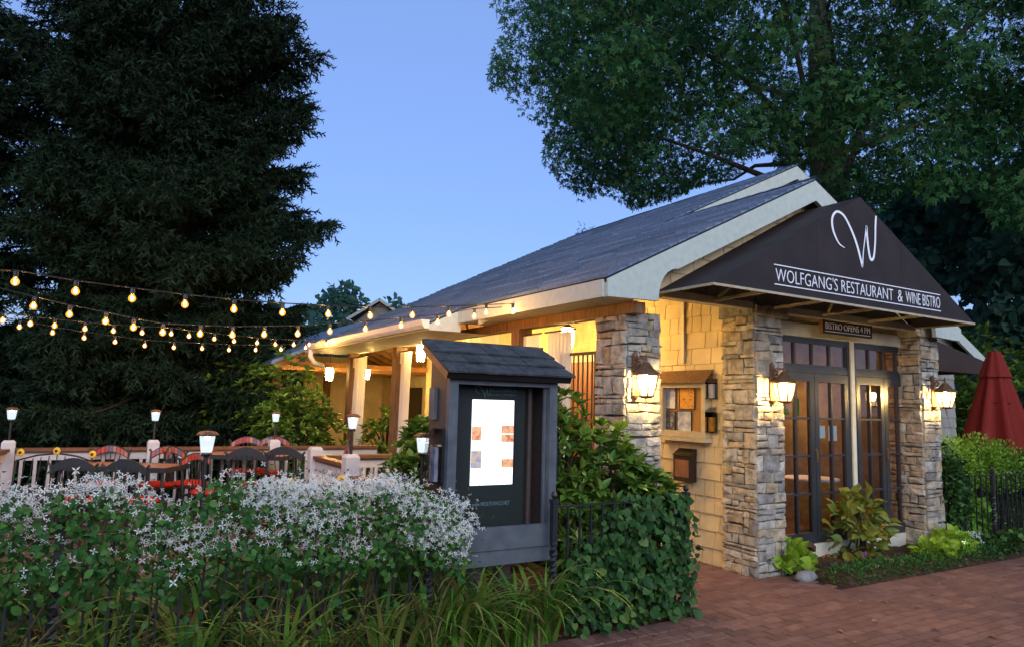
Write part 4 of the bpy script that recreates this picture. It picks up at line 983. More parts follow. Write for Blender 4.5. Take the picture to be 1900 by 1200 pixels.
# solar post lights
def make_solar():
    s = thing('solar_post_light', '', 'lamp', (0, 0, 0), 'small white solar lights')
    k = lambda *a, **b: obj(*a, s, True, **b)
    k('stem', MB().tube([(0, 0, -.30), (0, 0, -.02)], .014, 8).lathe([(.03, -.03), (.04, -.012), (.028, 0)], 10), 'black_plastic'); k('shade', MB().lathe([(.038, 0), (.042, .01), (.055, .10), (.057, .125)], 8), 'solar_glass'); k('led', MB().lathe([(.004, .112), (.020, .108), (.022, .096), (.004, .088)], 8), 'led_core')
    k('cap', MB().lathe([(.075, .118), (.08, .128), (.05, .15), (.012, .155)], 6), 'rail_brown'); return s
so = make_solar(); st = []
for (x, y), lb in zip(((pA[0], RY), (pB[0], RY), (pC[0], RY)), ('solar light on the leftmost white railing post', 'solar light on the white railing post in the middle of the far railing', 'solar light above the mosaic chairs by the lit shrubs')):
    place(so, st, (x, y, RZ+.12+.27), lb, PI/4, 1.0)
q = dep(383, 838, 5.4); so2 = place(so, st, tuple(q), 'large solar light rising out of the white flowers', PI/4+.2, 1.05)
obj('pole', MB().tube([(0, 0, -.3), (0, 0, -q[2]/1.05)], .018, 8), 'black_plastic', so2, True)
place(so, st, (2.49, 7.39, 1.06+.12+.27), 'solar light on the near white deck post beside the curtain', PI/4, 1.0)
q = dep(784, 838, 5.75); s3 = place(so, st, tuple(q), 'solar light on a black pole left of the kiosk', PI/4, 1.0); obj('pole', MB().tube([(0, 0, -.3), (0, 0, -q[2])], .014, 8), 'black_plastic', s3, True)

# ================================================================== PATIO CHAIRS AND TABLES
def make_chair():
    c = thing('patio_chair', '', 'chair', (0, 0, 0), 'mosaic backed iron patio chairs')
    k = lambda *a, **b: obj(*a, c, True, **b)
    for sx, sy in ((-1,-1),(1,-1),(-1,1),(1,1)):
        k('leg', MB().tube([(sx*.20, sy*.19, .44), (sx*.225, sy*.215, 0)], .013, 6), 'iron')
    k('seat_frame', MB().tube([(-.21, -.2, .44), (.21, -.2, .44), (.23, .2, .44), (-.23, .2, .44), (-.21, -.2, .44)], .012, 6), 'iron')
    s = MB(); n = 14; prof = [(.0, .50), (.17, .505), (.215, .485), (.225, .465), (.20, .448)]
    k('seat_cushion', MB().lathe([(.01, .512), (.15, .508), (.21, .49), (.225, .468), (.20, .448)], 14), 'cushion_red', smooth=True)
    # back lies at y = +.21 (the chair faces -y)
    for sx in (-1, 1): k('back_upright', MB().tube([(sx*.21, .20, .44), (sx*.22, .23, .70), (sx*.235, .26, .86), (sx*.255, .265, .885), (sx*.262, .262, .865)], .013, 6), 'iron')
    ar = MB(); n = 12; vs = []
    for i in range(n+1):
        t = -1+2*i/n; zt = .94-.10*t*t; zb = .845-.085*t*t
        vs += [(t*.235, .248, zb), (t*.235, .248, zt), (t*.235, .268, zb), (t*.235, .268, zt)]
    fs = []
    for i in range(n): a = 4*i; fs += [(a, a+1, a+5, a+4), (a+2, a+6, a+7, a+3), (a+1, a+3, a+7, a+5), (a, a+4, a+6, a+2)]
    band = k('back_arch', ar.add(vs, fs), 'iron')
    for i in range(9):
        t0, t1 = -.93+i*1.86/9+.015, -.93+(i+1)*1.86/9-.015
        z = lambda t, o, h: o-h*t*t
        b = MB().add([(t0*.235, .243, z(t0, .856, .085)), (t1*.235, .243, z(t1, .856, .085)), (t1*.235, .243, z(t1, .928, .10)), (t0*.235, .243, z(t0, .928, .10)), (t0*.235, .249, z(t0, .856, .085)), (t1*.235, .249, z(t1, .856, .085)), (t1*.235, .249, z(t1, .928, .10)), (t0*.235, .249, z(t0, .928, .10))], [(0,1,2,3),(4,5,1,0),(5,6,2,1),(6,7,3,2),(7,4,0,3)])
        obj('tile', b, 'tile_mosaic', band, True)
    for sx in (-.12, -.06, 0, .06, .12): k('spindle', MB().tube([(sx*.7, .205, .44), (sx, .255, .85-.085*(sx/.235)**2)], .006, 5), 'iron')
    return c
ch = make_chair(); st = []
def chair_at(px, py, d, rz, label, sc=1.0):
    q = dep(px, py, d); return place(ch, st, (q[0], q[1], DZ), label, rz, sc)
F = -YAW                                       # chair faces the camera when rotated so its -y looks back at it
cz = .95
def top_at(px, depth): q = dep(px, 760, depth); return q
for px_, d, rz, sc, lb in ((170, 8.0, PI+F+.05, 1.02, 'black back of the nearer patio chair on the left of the left table'), (268, 8.0, PI+F-.05, 1.02, 'black back of the nearer patio chair on the right of the left table'),
                       (194, 9.3, F+.05, 1.04, 'mosaic backed patio chair facing the viewer, first from the left'), (300, 9.35, F-.05, 1.05, 'mosaic backed patio chair facing the viewer, second from the left'),
                       (478, 9.4, PI+F, 1.09, 'black back of the patio chair at the right table, left one'), (548, 9.6, PI+F-.1, 1.10, 'black back of the patio chair at the right table, right one'),
                       (453, 10.9, F+.05, 1.12, 'mosaic backed patio chair behind the right table, left one'), (500, 10.9, F-.05, 1.14, 'mosaic backed patio chair behind the right table, right one'),
                       (397, 9.0, F+1.15, 1.0, 'mosaic patio chair turned sideways behind the large solar light'), (612, 10.0, F-1.2, 1.1, 'mosaic patio chair turned sideways beside the white deck post'), (362, 9.6, F+1.75, 1.05, 'dark side of a patio chair left of the right table')):
    q = top_at(px_, d); place(ch, st, (q[0], q[1], DZ), lb, rz, sc)
def table(px_, d, rz, w, h, label, zz=.75):
    q = top_at(px_, d); t = thing('patio_table', label, 'table', (q[0], q[1], DZ), 'tile topped patio tables', rz); k = lambda n, b, m: obj(n, b, m, t, True)
    k('table_rim', MB().box((-w/2-.02, -h/2-.02, zz-.055), (w/2+.02, -h/2, zz+.004)).box((-w/2-.02, h/2, zz-.055), (w/2+.02, h/2+.02, zz+.004)).box((-w/2-.02, -h/2, zz-.055), (-w/2, h/2, zz+.004)).box((w/2, -h/2, zz-.055), (w/2+.02, h/2, zz+.004)).box((-w/2, -h/2, zz-.05), (w/2, h/2, zz-.01)), 'iron')
    nx, ny = int(w/.15), int(h/.15)
    for i in range(nx):
        for j in range(ny): k('tile', MB().box((-w/2+w*i/nx+.003, -h/2+h*j/ny+.003, zz-.009), (-w/2+w*(i+1)/nx-.003, -h/2+h*(j+1)/ny-.003, zz+.001)), 'table_tile')
    for sx in (-1, 1):
        for sy in (-1, 1): k('leg', MB().tube([(sx*(w/2-.04), sy*(h/2-.04), zz-.05), (sx*(w/2-.02), sy*(h/2-.02), 0)], .018, 6), 'iron')
    return t
table(238, 8.75, F, 1.3, .6, 'tile topped iron table between the left patio chairs', .80); table(470, 10.2, F, 1.2, .75, 'tile topped iron table between the right patio chairs', .86)
def sun_bench(px_, d, rz, label, sc=1.0):
    q = top_at(px_, d); t = thing('garden_bench', label, 'bench', (q[0], q[1], DZ), 'iron benches with sunflower tiles', rz); k = lambda n, b, m: obj(n, b, m, t, True)
    k('back_frame', MB().tube([(-.5, 0, .45), (-.5, .04, .80*sc), (-.25, .05, .87*sc), (0, .05, .90*sc), (.25, .05, .87*sc), (.5, .04, .80*sc), (.5, 0, .45)], .012, 6), 'iron')
    for sx in (-.45, 0, .45):
        k('sunflower_tile', MB().lathe([(.02, -.012), (.042, -.01), (.050, 0), (.042, .01), (.02, .012)], 8, (0, 0, 0)), 'tile_sun')
        obj('tile_centre', MB().lathe([(.004, -.016), (.018, -.015), (.02, 0), (.018, .015), (.004, .016)], 8), 'sign_brown', t.children[-1], True)
        o = t.children[-1]; o.rotation_euler = (PI/2, 0, 0); o.location = (sx, .03, (.93-.1*abs(sx)/.45*.3)*sc)
    for i in range(9): k('spindle', MB().tube([(-.4+i*.1, 0, .45), (-.4+i*.1, .05, (.885-.07*abs(i-4)/4)*sc)], .006, 5), 'iron')
    k('seat', MB().box((-.52, -.40, .42), (.52, .02, .45)), 'iron')
    for sx in (-.48, .48):
        for sy in (-.36, .0): k('leg', MB().tube([(sx, sy, .43), (sx, sy, 0)], .016, 6), 'iron')
sun_bench(110, 8.9, F, 'iron garden bench with three sunflower tiles at the far left railing'); sun_bench(640, 6.6, F+.1, 'iron garden bench with sunflower tiles in front of the near deck posts', .99)

# ================================================================== CURTAINS
def curtain(px_, X, w, z0, z1, label, tie=.0):
    q = onx(px_, 700, X); c = thing('curtain', label, 'curtain', (X, q[1], z0), 'white porch curtains')
    vs = []; fs = []; n = 36; m = 10
    for j in range(m+1):
        t = j/m
        for i in range(n+1):
            u = i/n-.5; ww = w*(1-.25*math.sin(PI*t)*tie); vs.append((X+.035*math.sin(i*PI/3.0+t*.6)*(1-.3*t), q[1]+u*ww, z0+(z1-z0)*t))
    for j in range(m):
        for i in range(n): a = j*(n+1)+i; fs.append((a, a+1, a+n+2, a+n+1))
    obj('cloth', MB().add(vs, fs), 'curtain', c, smooth=True)
    obj('rod', MB().tube([(X, q[1]-w*.7, z1+.015), (X, q[1]+w*.7, z1+.015)], .01, 6), 'iron', c)
curtain(744, 4.43, .75, .35, 2.545, 'long white curtain right of the middle timber porch post', .6); curtain(663, 4.43, .9, .35, 2.545, 'long white curtain right of the farthest timber porch post', .6)
curtain(1037, 4.43, .42, .2, 2.545, 'white curtain beside the near timber porch post by the iron gate', .3); curtain(890, 4.75, 1.0, 1.2, 2.7, 'white curtain gathered above the kiosk roof', .8); curtain(985, 4.43, .30, .2, 2.545, 'narrow white curtain left of the near timber porch post', .2)
# tall iron gate beside the stone pillar
g = thing('iron_gate', 'tall iron gate with curved scroll behind the stone pillar', 'gate', (4.46, 6.0, .03))
ya, yb, zt = 5.72, 6.36, 2.31
obj('frame', MB().box((4.44, ya, .05), (4.47, ya+.03, zt)).box((4.44, yb-.03, .05), (4.47, yb, zt)).box((4.44, ya+.03, zt-.03), (4.47, yb-.03, zt)).box((4.44, ya+.03, .05), (4.47, yb-.03, .08)), 'iron', g)
for i in range(1, 8): yy = ya+(yb-ya)*i/8; obj('bar', MB().box((4.448, yy-.006, .08), (4.462, yy+.006, zt-.03)), 'iron', g)
obj('scroll', MB().tube([(4.44, yb-.10-.40*math.sin(t*PI/18), 1.60+.42*math.cos(t*PI/18)-.1) for t in range(12)], .022, 6), 'iron', g)

# ================================================================== STRING LIGHTS
def strand(bulbs, d0, d1, xs0, xs1, lead, tail, label):
    """bulbs: photo pixels; 1/depth runs straight along x between the two ends"""
    inv = lambda x: 1/d0+(1/d1-1/d0)*(x-xs0)/(xs1-xs0)
    s = thing('string_lights', label, 'string lights', tuple(dep(bulbs[0][0], bulbs[0][1]-10, 1/inv(bulbs[0][0]))), 'festoon strings of warm bulbs')
    pts = []
    for (x, y) in [lead]+bulbs+[tail]:
        d = 1/inv(x); q = Vector(dep(x, y, d)); pts.append(q + (Vector((0, 0, .085)) if (x, y) not in (lead, tail) else Vector((0, 0, 0))))
    obj('wire', MB().tube(pts, .0055, 5), 'black_plastic', s)
    for (x, y) in bulbs:
        q = dep(x, y, 1/inv(x)); b = obj('bulb', MB().lathe([(.010, .034), (.018, .026), (.027, .010), (.029, -.004), (.022, -.020), (.010, -.029), (.002, -.031)], 10, q), 'bulb_glass', s, smooth=True)
        obj('filament', MB().lathe([(.002, .018), (.009, .008), (.010, -.004), (.002, -.014)], 6, q), 'filament_glow', b, smooth=True)
        obj('socket', MB().lathe([(.012, .088), (.017, .080), (.017, .036), (.012, .032)], 8, q), 'black_plastic', b)
z1 = lambda l: [(a/2.667, 450+b/2.667) for a, b in l]
strand([(28, 523), (140, 541), (245, 554), (343, 565), (434, 574), (524, 580), (609, 583), (687, 586), (765, 585), (833, 583), (902, 580), (951, 578)], 5.3, 7.9, 0, 990, (-60, 500), (988, 566), 'nearest string of glowing bulbs ending on the eave board')
strand(z1([(165, 315), (343, 356), (522, 390), (660, 420), (805, 445), (990, 452), (1150, 458), (1307, 455), (1473, 452)]) + [(612, 615), (678, 611), (744, 604), (812, 598), (880, 587)], 6.2, 8.1, 0, 980, (-60, 520), (984, 567), 'second string of glowing bulbs dipping behind the nearest string')
strand(z1([(13, 385), (150, 403), (270, 412), (420, 428), (561, 438), (703, 447), (847, 452), (935, 463), (1060, 477), (1158, 488), (1272, 497), (1362, 504), (1453, 506), (1530, 504), (1614, 505), (1690, 500)]), 8.0, 12.6, 0, 700, (-60, 570), (690, 624), 'third string of small glowing bulbs ending at the white gutter')
strand(z1([(96, 418), (260, 447), (416, 472), (569, 492), (716, 510), (860, 519), (1000, 524), (1133, 531), (1265, 531), (1390, 529), (1512, 520), (1633, 514)]) + [(660, 637)], 9.0, 13.4, 0, 700, (-60, 575), (700, 630), 'lowest string of small glowing bulbs in front of the spruce')

# ================================================================== RED UMBRELLA
um = dep(1850, 760, 11.5); U_ = thing('closed_umbrella', 'closed dark red patio umbrella behind the right hedge', 'umbrella', (um[0], um[1], 0))
zt, zb = 2.80, 1.22; n = 32; prof = []
b = MB(); vs = []; fs = []; m = 12
for j in range(m+1):
    t = j/m; R_ = .07+.40*t**.9; z = zt-.02-(zt-zb)*t
    for k in range(n):
        a = 2*PI*k/n; pl_ = 1+.32*t**.3*math.cos(8*a+.3*math.sin(3*t)) ; vs.append((um[0]+R_*pl_*math.cos(a), um[1]+R_*pl_*math.sin(a), z-(.06*t*math.cos(8*a))))
for j in range(m):
    for k in range(n): fs.append((j*n+k, j*n+(k+1) % n, (j+1)*n+(k+1) % n, (j+1)*n+k))
fs.append(tuple(range(n)))
obj('canopy', b.add(vs, fs), 'umbrella_red', U_, smooth=True)
vs = []; fs = []
for j in range(4):
    t = j/3; R_ = .085+.145*t
    for k in range(n): a = 2*PI*k/n; vs.append((um[0]+R_*(1+.1*math.cos(8*a))*math.cos(a), um[1]+R_*(1+.1*math.cos(8*a))*math.sin(a), zt+.01-.42*t))
for j in range(3):
    for k in range(n): fs.append((j*n+k, j*n+(k+1) % n, (j+1)*n+(k+1) % n, (j+1)*n+k))
obj('top_vent', MB().add(vs, fs), 'umbrella_red', U_, smooth=True)
obj('tie', MB().lathe([(.245, -.02), (.262, 0), (.245, .02)], 24, (um[0], um[1], 1.98), cap=False), 'umbrella_red', U_)
obj('pole', MB().tube([(um[0], um[1], 0), (um[0], um[1], zt+.02)], .022, 8), 'timber', U_); obj('finial', MB().lathe([(.035, -.02), (.04, .0), (.02, .035), (.004, .045)], 10, (um[0], um[1], zt+.02)), 'black_plastic', U_); obj('base', MB().lathe([(.28, 0), (.28, .05), (.06, .09), (.04, .3)], 16, (um[0], um[1], 0)), 'iron', U_)
pc = place(ch, st, (11.9, 6.4, .02), 'dark patio chair half hidden by the wall behind the right hedge', F+.6, 1.1)
# path lights in the right bed
def path_light(px_, py_, label, glow):
    q = gz(px_, py_); t = thing('path_light', label, 'lamp', (q[0], q[1], 0), 'low path lights in the bed')
    obj('stake', MB().tube([(q[0], q[1], 0), (q[0], q[1], .16)], .016, 8), 'black_plastic', t); obj('lens', MB().lathe([(.05, .16), (.075, .19), (.08, .215)], 14, (q[0], q[1], 0)), glow, t); obj('cap', MB().lathe([(.095, .215), (.10, .225), (.07, .255), (.01, .27)], 14, (q[0], q[1], 0)), 'black_plastic', t, smooth=True)
path_light(1780, 1032, 'low lit path light with black cap among the lime leaves', 'bollard_glow')
q = gz(1505, 1052); sp = thing('spotlight', 'small dark garden spotlight below the glass doors', 'lamp', (q[0], q[1], .05)); obj('head', MB().beam((q[0]-.09, q[1]-.02, .27), (q[0]+.08, q[1]+.05, .19), .10, .06), 'bronze', sp); obj('stake', MB().tube([(q[0], q[1], .02), (q[0], q[1], .22)], .012, 6), 'black_plastic', sp)
q = gz(1495, 1078); rk = MB(); vs = []
for j in range(5):
    for k in range(9): a = 2*PI*k/9; ph = PI*j/4; vs.append((q[0]+.16*math.sin(ph)*math.cos(a)*random.uniform(.85, 1.1), q[1]+.09*math.sin(ph)*math.sin(a)*random.uniform(.85, 1.1), .045+.075*math.cos(ph)))
rk.add(vs, [(j*9+k, j*9+(k+1) % 9, j*9+9+(k+1) % 9, j*9+9+k) for j in range(4) for k in range(9)]); tag(obj('rock', rk, 'rock', smooth=True), 'small grey rock at the edge of the bed beside lime plant', 'rock')
# opposite side of the street (seen only in the door glass)
ob = thing('opposite_building', 'dark brick shop row across the street', 'building', (4, -22, 0))
obj('wall', MB().box((-22, -25, -.05), (44, -22, 4.2)), 'wall_far', ob)
for k in range(14): obj('window', MB().box((-20+k*3.8, -22, .8), (-20+k*3.8+2.2, -21.97, 2.6)), 'door_frame', ob)

# ================================================================== VEGETATION
def spruce(px_, depth, H, R0, zlo, label, nb, seed, zfull=12.0):
    rng = np.random.default_rng(seed); c = dep(px_, 740, depth); c[2] = 0
    t = thing('spruce_tree', label, 'tree', tuple(c), 'tall dark spruces left of the restaurant')
    obj('trunk', MB().tube([(c[0]+.05*math.sin(i), c[1], H*i/8-.05) for i in range(9)], [.36*(1-i/8.6) for i in range(9)], 9), 'bark_dark', t)
    br = MB(); pos = []; dirs = []; scl = []
    for k in range(nb):
        u = k/nb; z = zlo + (zfull-zlo)*u if k < nb*.85 else zfull+(H-zfull)*((k-nb*.85)/(nb*.15))
        Rz = R0*(1-(z/H)**1.6)**.75*rng.uniform(.60, 1.06)*(1.22 if rng.random() < .12 else 1); Rz = max(Rz, .4)
        a = k*2.39996+rng.normal()*.2; d = np.array([math.cos(a), math.sin(a), 0]); lat = np.array([-d[1], d[0], 0])
        up = rng.uniform(.02, .22) if z > 4 else rng.uniform(-.12, .08)
        s = np.linspace(.12, 1, 9)
        def P(s_): return c + d*(Rz*s_) + np.array([0, 0, 1])*(z + Rz*(up*s_ - .34*s_**1.4 + .24*s_**3.5))
        br.tube([P(x) for x in s], [.035*(1.05-x)+.006 for x in s], 4, cap=False)
        n = int(50+84*Rz/R0)
        for _ in range(n):
            q = rng.uniform(.16, 1.0)**.75; p = P(q); sg = rng.choice([-1, 1]); w = (1-q)*.55+.16
            off = rng.uniform(0, w)*Rz*.30
            base = p+lat*sg*off+np.array([0, 0, -.10*off]); 
            if rng.random() < .55: dd = d*.55+lat*sg*rng.uniform(.2, .9)+np.array([0, 0, rng.uniform(-.45, .12)])
            else: dd = np.array([rng.normal()*.22, rng.normal()*.22, -1.0])+d*.15
            pos.append(base); dirs.append(dd); scl.append(rng.uniform(.28, .55))
        for _ in range(7):
            pos.append(P(rng.uniform(.88, 1.0))); dirs.append(d+lat*rng.normal()*.45+np.array([0, 0, rng.uniform(-.1, .5)])); scl.append(rng.uniform(.24, .40))
    obj('branches', br, 'bark_dark', t, kind='stuff')
    pos, dirs, scl = np.array(pos), np.array(dirs), np.array(scl)
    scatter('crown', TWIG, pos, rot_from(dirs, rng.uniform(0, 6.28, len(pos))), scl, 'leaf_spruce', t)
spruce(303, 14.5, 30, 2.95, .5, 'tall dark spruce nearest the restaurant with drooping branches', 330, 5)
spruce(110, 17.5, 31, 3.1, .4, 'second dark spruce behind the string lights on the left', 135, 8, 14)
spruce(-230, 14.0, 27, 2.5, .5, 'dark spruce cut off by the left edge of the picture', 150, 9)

def blob_tree(name, label, cat, base, blobs, leaf, m, n_per, size, trunk=None, group=None, tmpl=OAK, limbs=True, mask=None, flat=.6, seed=1, bark='bark'):
    """blobs: (centre, radius); a leaf cloud around each, thin in places"""
    rng = np.random.default_rng(seed); t = thing(name, label, cat, tuple(base), group)
    if trunk: obj('trunk', trunk, bark, t, smooth=True)
    P = []; D = []
    for c, r in blobs:
        n = max(6, int(n_per*r*r)); u = rng.normal(size=(n, 3)); u /= np.linalg.norm(u, axis=1, keepdims=True)
        q = u*(rng.uniform(.25, 1, (n, 1))**.6)*r*np.array([1, 1, flat]); P.append(q+np.array(c)); D.append(u*.6+rng.normal(size=(n, 3))*.5+np.array([0, 0, -.35]))
    P = np.concatenate(P); D = np.concatenate(D)
    if mask is not None:
        k = mask(P); P, D = P[k], D[k]
    scatter('crown', tmpl, P, rot_from(D, rng.uniform(0, 6.28, len(P))), rng.uniform(.7, 1.25, len(P))*size, m, t)
    return t
# --- big oak behind the building
OB = np.array([16.9, 11.4, 0.0]); rng = np.random.default_rng(21)
oak_poly = [(915,-900),(915,15),(935,60),(903,125),(912,165),(962,195),(955,215),(1012,232),(1008,300),(1040,345),(1062,350),(1070,377),(1128,362),(1172,388),(1235,372),(1300,345),(1372,328),(1392,290),(1436,285),(1440,312),(1500,318),(1530,375),(1620,400),(1690,352),(1738,395),(1800,345),(1850,430),(1960,470),(2600,520),(2600,-900)]
def oak_mask(P):
    p = proj(P); return in_poly(p[:, 0], p[:, 1], oak_poly) | (p[:, 1] < -900)
C0 = OB+np.array([0, 0, 10.8]); blobs = []
while len(blobs) < 1420:
    u = rng.normal(size=3); u /= np.linalg.norm(u); q = C0+u*np.array([10.2, 10.2, 6.3])*rng.uniform(.30, 1.0)**.55
    p = proj(q)
    if q[2] < 5.2 or not in_poly(np.array([p[0]]), np.array([p[1]]), oak_poly)[0]: continue
    if p[1] < -420 and rng.random() < .75: continue
    blobs.append((q, rng.uniform(.40, .90)))
dc_ = np.array([-.83, -.56, 0]); lt_ = np.array([.56, -.83, 0]); k = 0
while k < 170:                                # near side of the crown, hanging in front of the limbs
    q = OB+dc_*rng.uniform(2, 7)+lt_*rng.uniform(-7, 6)+np.array([0, 0, rng.uniform(7.0, 14.5)]); p = proj(q)
    if in_poly(np.array([p[0]]), np.array([p[1]]), oak_poly)[0] and p[1] < 250: blobs.append((q, rng.uniform(.45, .95))); k += 1
tr = MB(); tr.tube([OB+np.array([0, 0, -.1]), OB+np.array([.05, 0, 1.5]), OB+np.array([.0, .05, 4]), OB+np.array([-.1, .1, 7]), OB+np.array([-.3, .1, 10]), OB+np.array([-.2, .3, 13.5])], [.85, .64, .56, .52, .42, .2], 14)
for k in range(12):
    z0 = rng.uniform(7, 11); e = blobs[int(rng.integers(len(blobs)))][0]; e = e if e[2] > 9 else e+np.array([0, 0, 9.5-e[2]]); s = OB+np.array([-.1, .1, z0]); mid = (s+e)/2+np.array([0, 0, rng.uniform(.2, .9)])
    tr.tube([s, (s+mid)/2+rng.normal(size=3)*.15, mid, (mid+e)/2+rng.normal(size=3)*.25, e], [.11, .085, .06, .04, .02], 7)
blob_tree('oak_tree', 'huge leafy oak rising behind the restaurant roof on the right', 'tree', OB, blobs, None, 'leaf_oak', 190, .135, tr, None, OAK, mask=oak_mask, flat=.62, seed=22)
# --- background trees
def far_tree(px_, ytop, depth, w, hbot, label, m='leaf_far', seed=1, size=.26, dens=42, conifer=False, group='background trees'):
    rng = np.random.default_rng(seed); top = dep(px_, ytop, depth); H = top[2]; base = np.array([top[0], top[1], 0.0]); bl = []
    n = int(60 if not conifer else 90)
    for _ in range(n):
        t = rng.uniform(0, 1); z = hbot+(H-hbot)*t
        rr = w*(math.sin(PI*min(1, .25+.75*t))**.6 if not conifer else (1-t)**.75+.06)*rng.uniform(.2, 1)
        a = rng.uniform(0, 6.28); bl.append((base+np.array([rr*math.cos(a), rr*math.sin(a), z-.3]), rng.uniform(.10, .22)*w+.25))
    trk = MB().tube([base+np.array([0, 0, -.1]), base+np.array([.1, 0, H*.5]), base+np.array([0, 0, H*.92])], [.22+H*.012, .16, .04], 8)
    blob_tree('pine_tree' if conifer else 'background_tree', label, 'tree', base, bl, None, m, dens, size, trk, group, BROAD if not conifer else TWIG, seed=seed+1)
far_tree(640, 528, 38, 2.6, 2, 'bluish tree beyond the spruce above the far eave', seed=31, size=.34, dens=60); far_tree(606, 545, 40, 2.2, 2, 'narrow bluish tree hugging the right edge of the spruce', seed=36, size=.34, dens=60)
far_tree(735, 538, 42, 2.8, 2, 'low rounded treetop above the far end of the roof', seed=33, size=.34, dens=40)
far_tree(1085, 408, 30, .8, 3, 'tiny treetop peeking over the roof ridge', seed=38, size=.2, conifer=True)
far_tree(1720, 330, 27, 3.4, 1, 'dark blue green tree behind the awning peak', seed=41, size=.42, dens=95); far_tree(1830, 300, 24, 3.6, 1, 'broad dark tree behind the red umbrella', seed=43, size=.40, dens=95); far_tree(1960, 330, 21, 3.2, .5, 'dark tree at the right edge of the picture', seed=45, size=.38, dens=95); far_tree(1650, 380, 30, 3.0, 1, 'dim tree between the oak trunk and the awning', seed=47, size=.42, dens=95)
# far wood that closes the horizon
wl_ = []; wd = []
for k in range(9000):
    a = random.uniform(-1.2, 1.45); r = random.uniform(34, 52); wl_.append((r*math.sin(a)+4, r*math.cos(a), random.uniform(0, 1)**.8*(4.2+1.6*math.sin(a*9)+math.sin(a*23)))); wd.append((random.gauss(0, 1), random.gauss(0, 1), random.gauss(0, 1)))
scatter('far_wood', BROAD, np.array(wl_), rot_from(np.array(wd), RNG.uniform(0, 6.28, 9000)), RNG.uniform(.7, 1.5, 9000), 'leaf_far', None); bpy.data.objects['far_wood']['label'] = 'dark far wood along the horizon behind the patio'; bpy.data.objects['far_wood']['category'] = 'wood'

def shrub(name, label, cat, ells, n, size, m, tmpl=LEAF, up=.5, limit=0, stems=True, seed=1, pname='leaf', group=None, mask=None, shell=.55, tip=0.0):
    """leaf cloud over ellipsoids (centre, radii); leaves point outward and up"""
    rng = np.random.default_rng(seed); wts = np.array([e[1][0]*e[1][2] for e in ells]); cnt = (n*wts/wts.sum()).astype(int)
    base = np.array(ells[0][0], float).copy(); base[2] = 0; t = thing(name, label, cat, tuple(base), group)
    P = []; D = []
    for (c, r), k in zip(ells, cnt):
        u = rng.normal(size=(k, 3)); u /= np.linalg.norm(u, axis=1, keepdims=True); P.append(np.array(c)+u*np.array(r)*(rng.uniform(shell, 1.06, (k, 1)))); D.append(u*.8+rng.normal(size=(k, 3))*.45+np.array([0, 0, up]))
    P = np.concatenate(P); D = np.concatenate(D); ok = P[:, 2] > .02
    if mask is not None: ok &= mask(P)
    P, D = P[ok], D[ok]; R = rot_from(D, rng.normal(size=len(P))*.7+PI*0)
    # keep the upper side of each leaf looking outward/up
    flip = R[:, 2, 2] < 0; R[flip, :, 0] *= -1; R[flip, :, 2] *= -1
    s = rng.uniform(.65, 1.2, len(P))*size
    if limit: leaves(pname, tmpl, P, R, s, m, t, limit)
    else: scatter('foliage', tmpl, P, R, s, m, t)
    if stems:
        b = MB()
        for (c, r) in ells:
            for _ in range(5):
                e = np.array(c)+rng.normal(size=3)*np.array(r)*.45; s0 = np.array([c[0]+rng.normal()*.06, c[1]+rng.normal()*.06, 0]); mid = (s0+e)/2+rng.normal(size=3)*.05; b.tube([s0, mid, e], [.016, .011, .005], 5)
        obj('stems', b, 'bark_dark', t, kind='stuff')
    return t
def whorls(name, label, cat, ells, nw, size, m, limit, seed, mask=None, nleaf=8, tmpl=LEAF, group=None):
    """rosettes of leaves at shoot tips, as on a rhododendron"""
    rng = np.random.default_rng(seed); base = np.array(ells[0][0], float).copy(); base[2] = 0; t = thing(name, label, cat, tuple(base), group)
    wts = np.array([e[1][0]*e[1][2] for e in ells]); cnt = (nw*wts/wts.sum()).astype(int); P = []; D = []; b = MB()
    for (c, r), k in zip(ells, cnt):
        for _ in range(k):
            u = rng.normal(size=3); u /= np.linalg.norm(u); p = np.array(c)+u*np.array(r)*rng.uniform(.55, 1.03)
            if p[2] < .05 or (mask is not None and not mask(p[None])[0]): continue
            ax = u*.7+np.array([0, 0, .8])+rng.normal(size=3)*.25; ax /= np.linalg.norm(ax); a = np.cross(ax, [0.3, .2, .9]); a /= np.linalg.norm(a); c2 = np.cross(ax, a)
            if rng.random() < .3: b.tube([np.array([c[0], c[1], max(0, c[2]-r[2])]), (p+np.array(c))/2-np.array([0, 0, .05]), p], [.014, .009, .004], 4)
            for j in range(nleaf):
                th_ = 6.28*j/nleaf+rng.normal()*.2; P.append(p); D.append((a*math.cos(th_)+c2*math.sin(th_))*rng.uniform(.6, 1)+ax*rng.uniform(.25, .9))
    P, D = np.array(P), np.array(D); R = rot_from(D, rng.normal(size=len(P))*.3); flip = R[:, 2, 2] < 0; R[flip, :, 0] *= -1; R[flip, :, 2] *= -1
    s = rng.uniform(.7, 1.15, len(P))*size
    leaves('leaf', tmpl, P, R, s, m, t, limit) if limit else scatter('foliage', tmpl, P, R, s, m, t)
    obj('stems', b, 'bark_dark', t, kind='stuff'); return t
kmask = lambda P: ~((P[:, 0] < 3.42) & (P[:, 1] < 5.3)) & ~((P[:, 0] > 4.34) & (P[:, 0] < 4.9) & (P[:, 1] > 5.15))
whorls('rhododendron', 'dense rhododendron bush between the kiosk and the stone pillar', 'bush', [((3.62, 5.15, 1.25), (.34, .35, .62)), ((4.00, 5.0, 1.05), (.42, .32, .52)), ((4.30, 4.88, .80), (.36, .24, .52)), ((3.75, 5.0, .6), (.5, .3, .5))], 620, .135, 'leaf_rhodo', 300, 51, kmask)
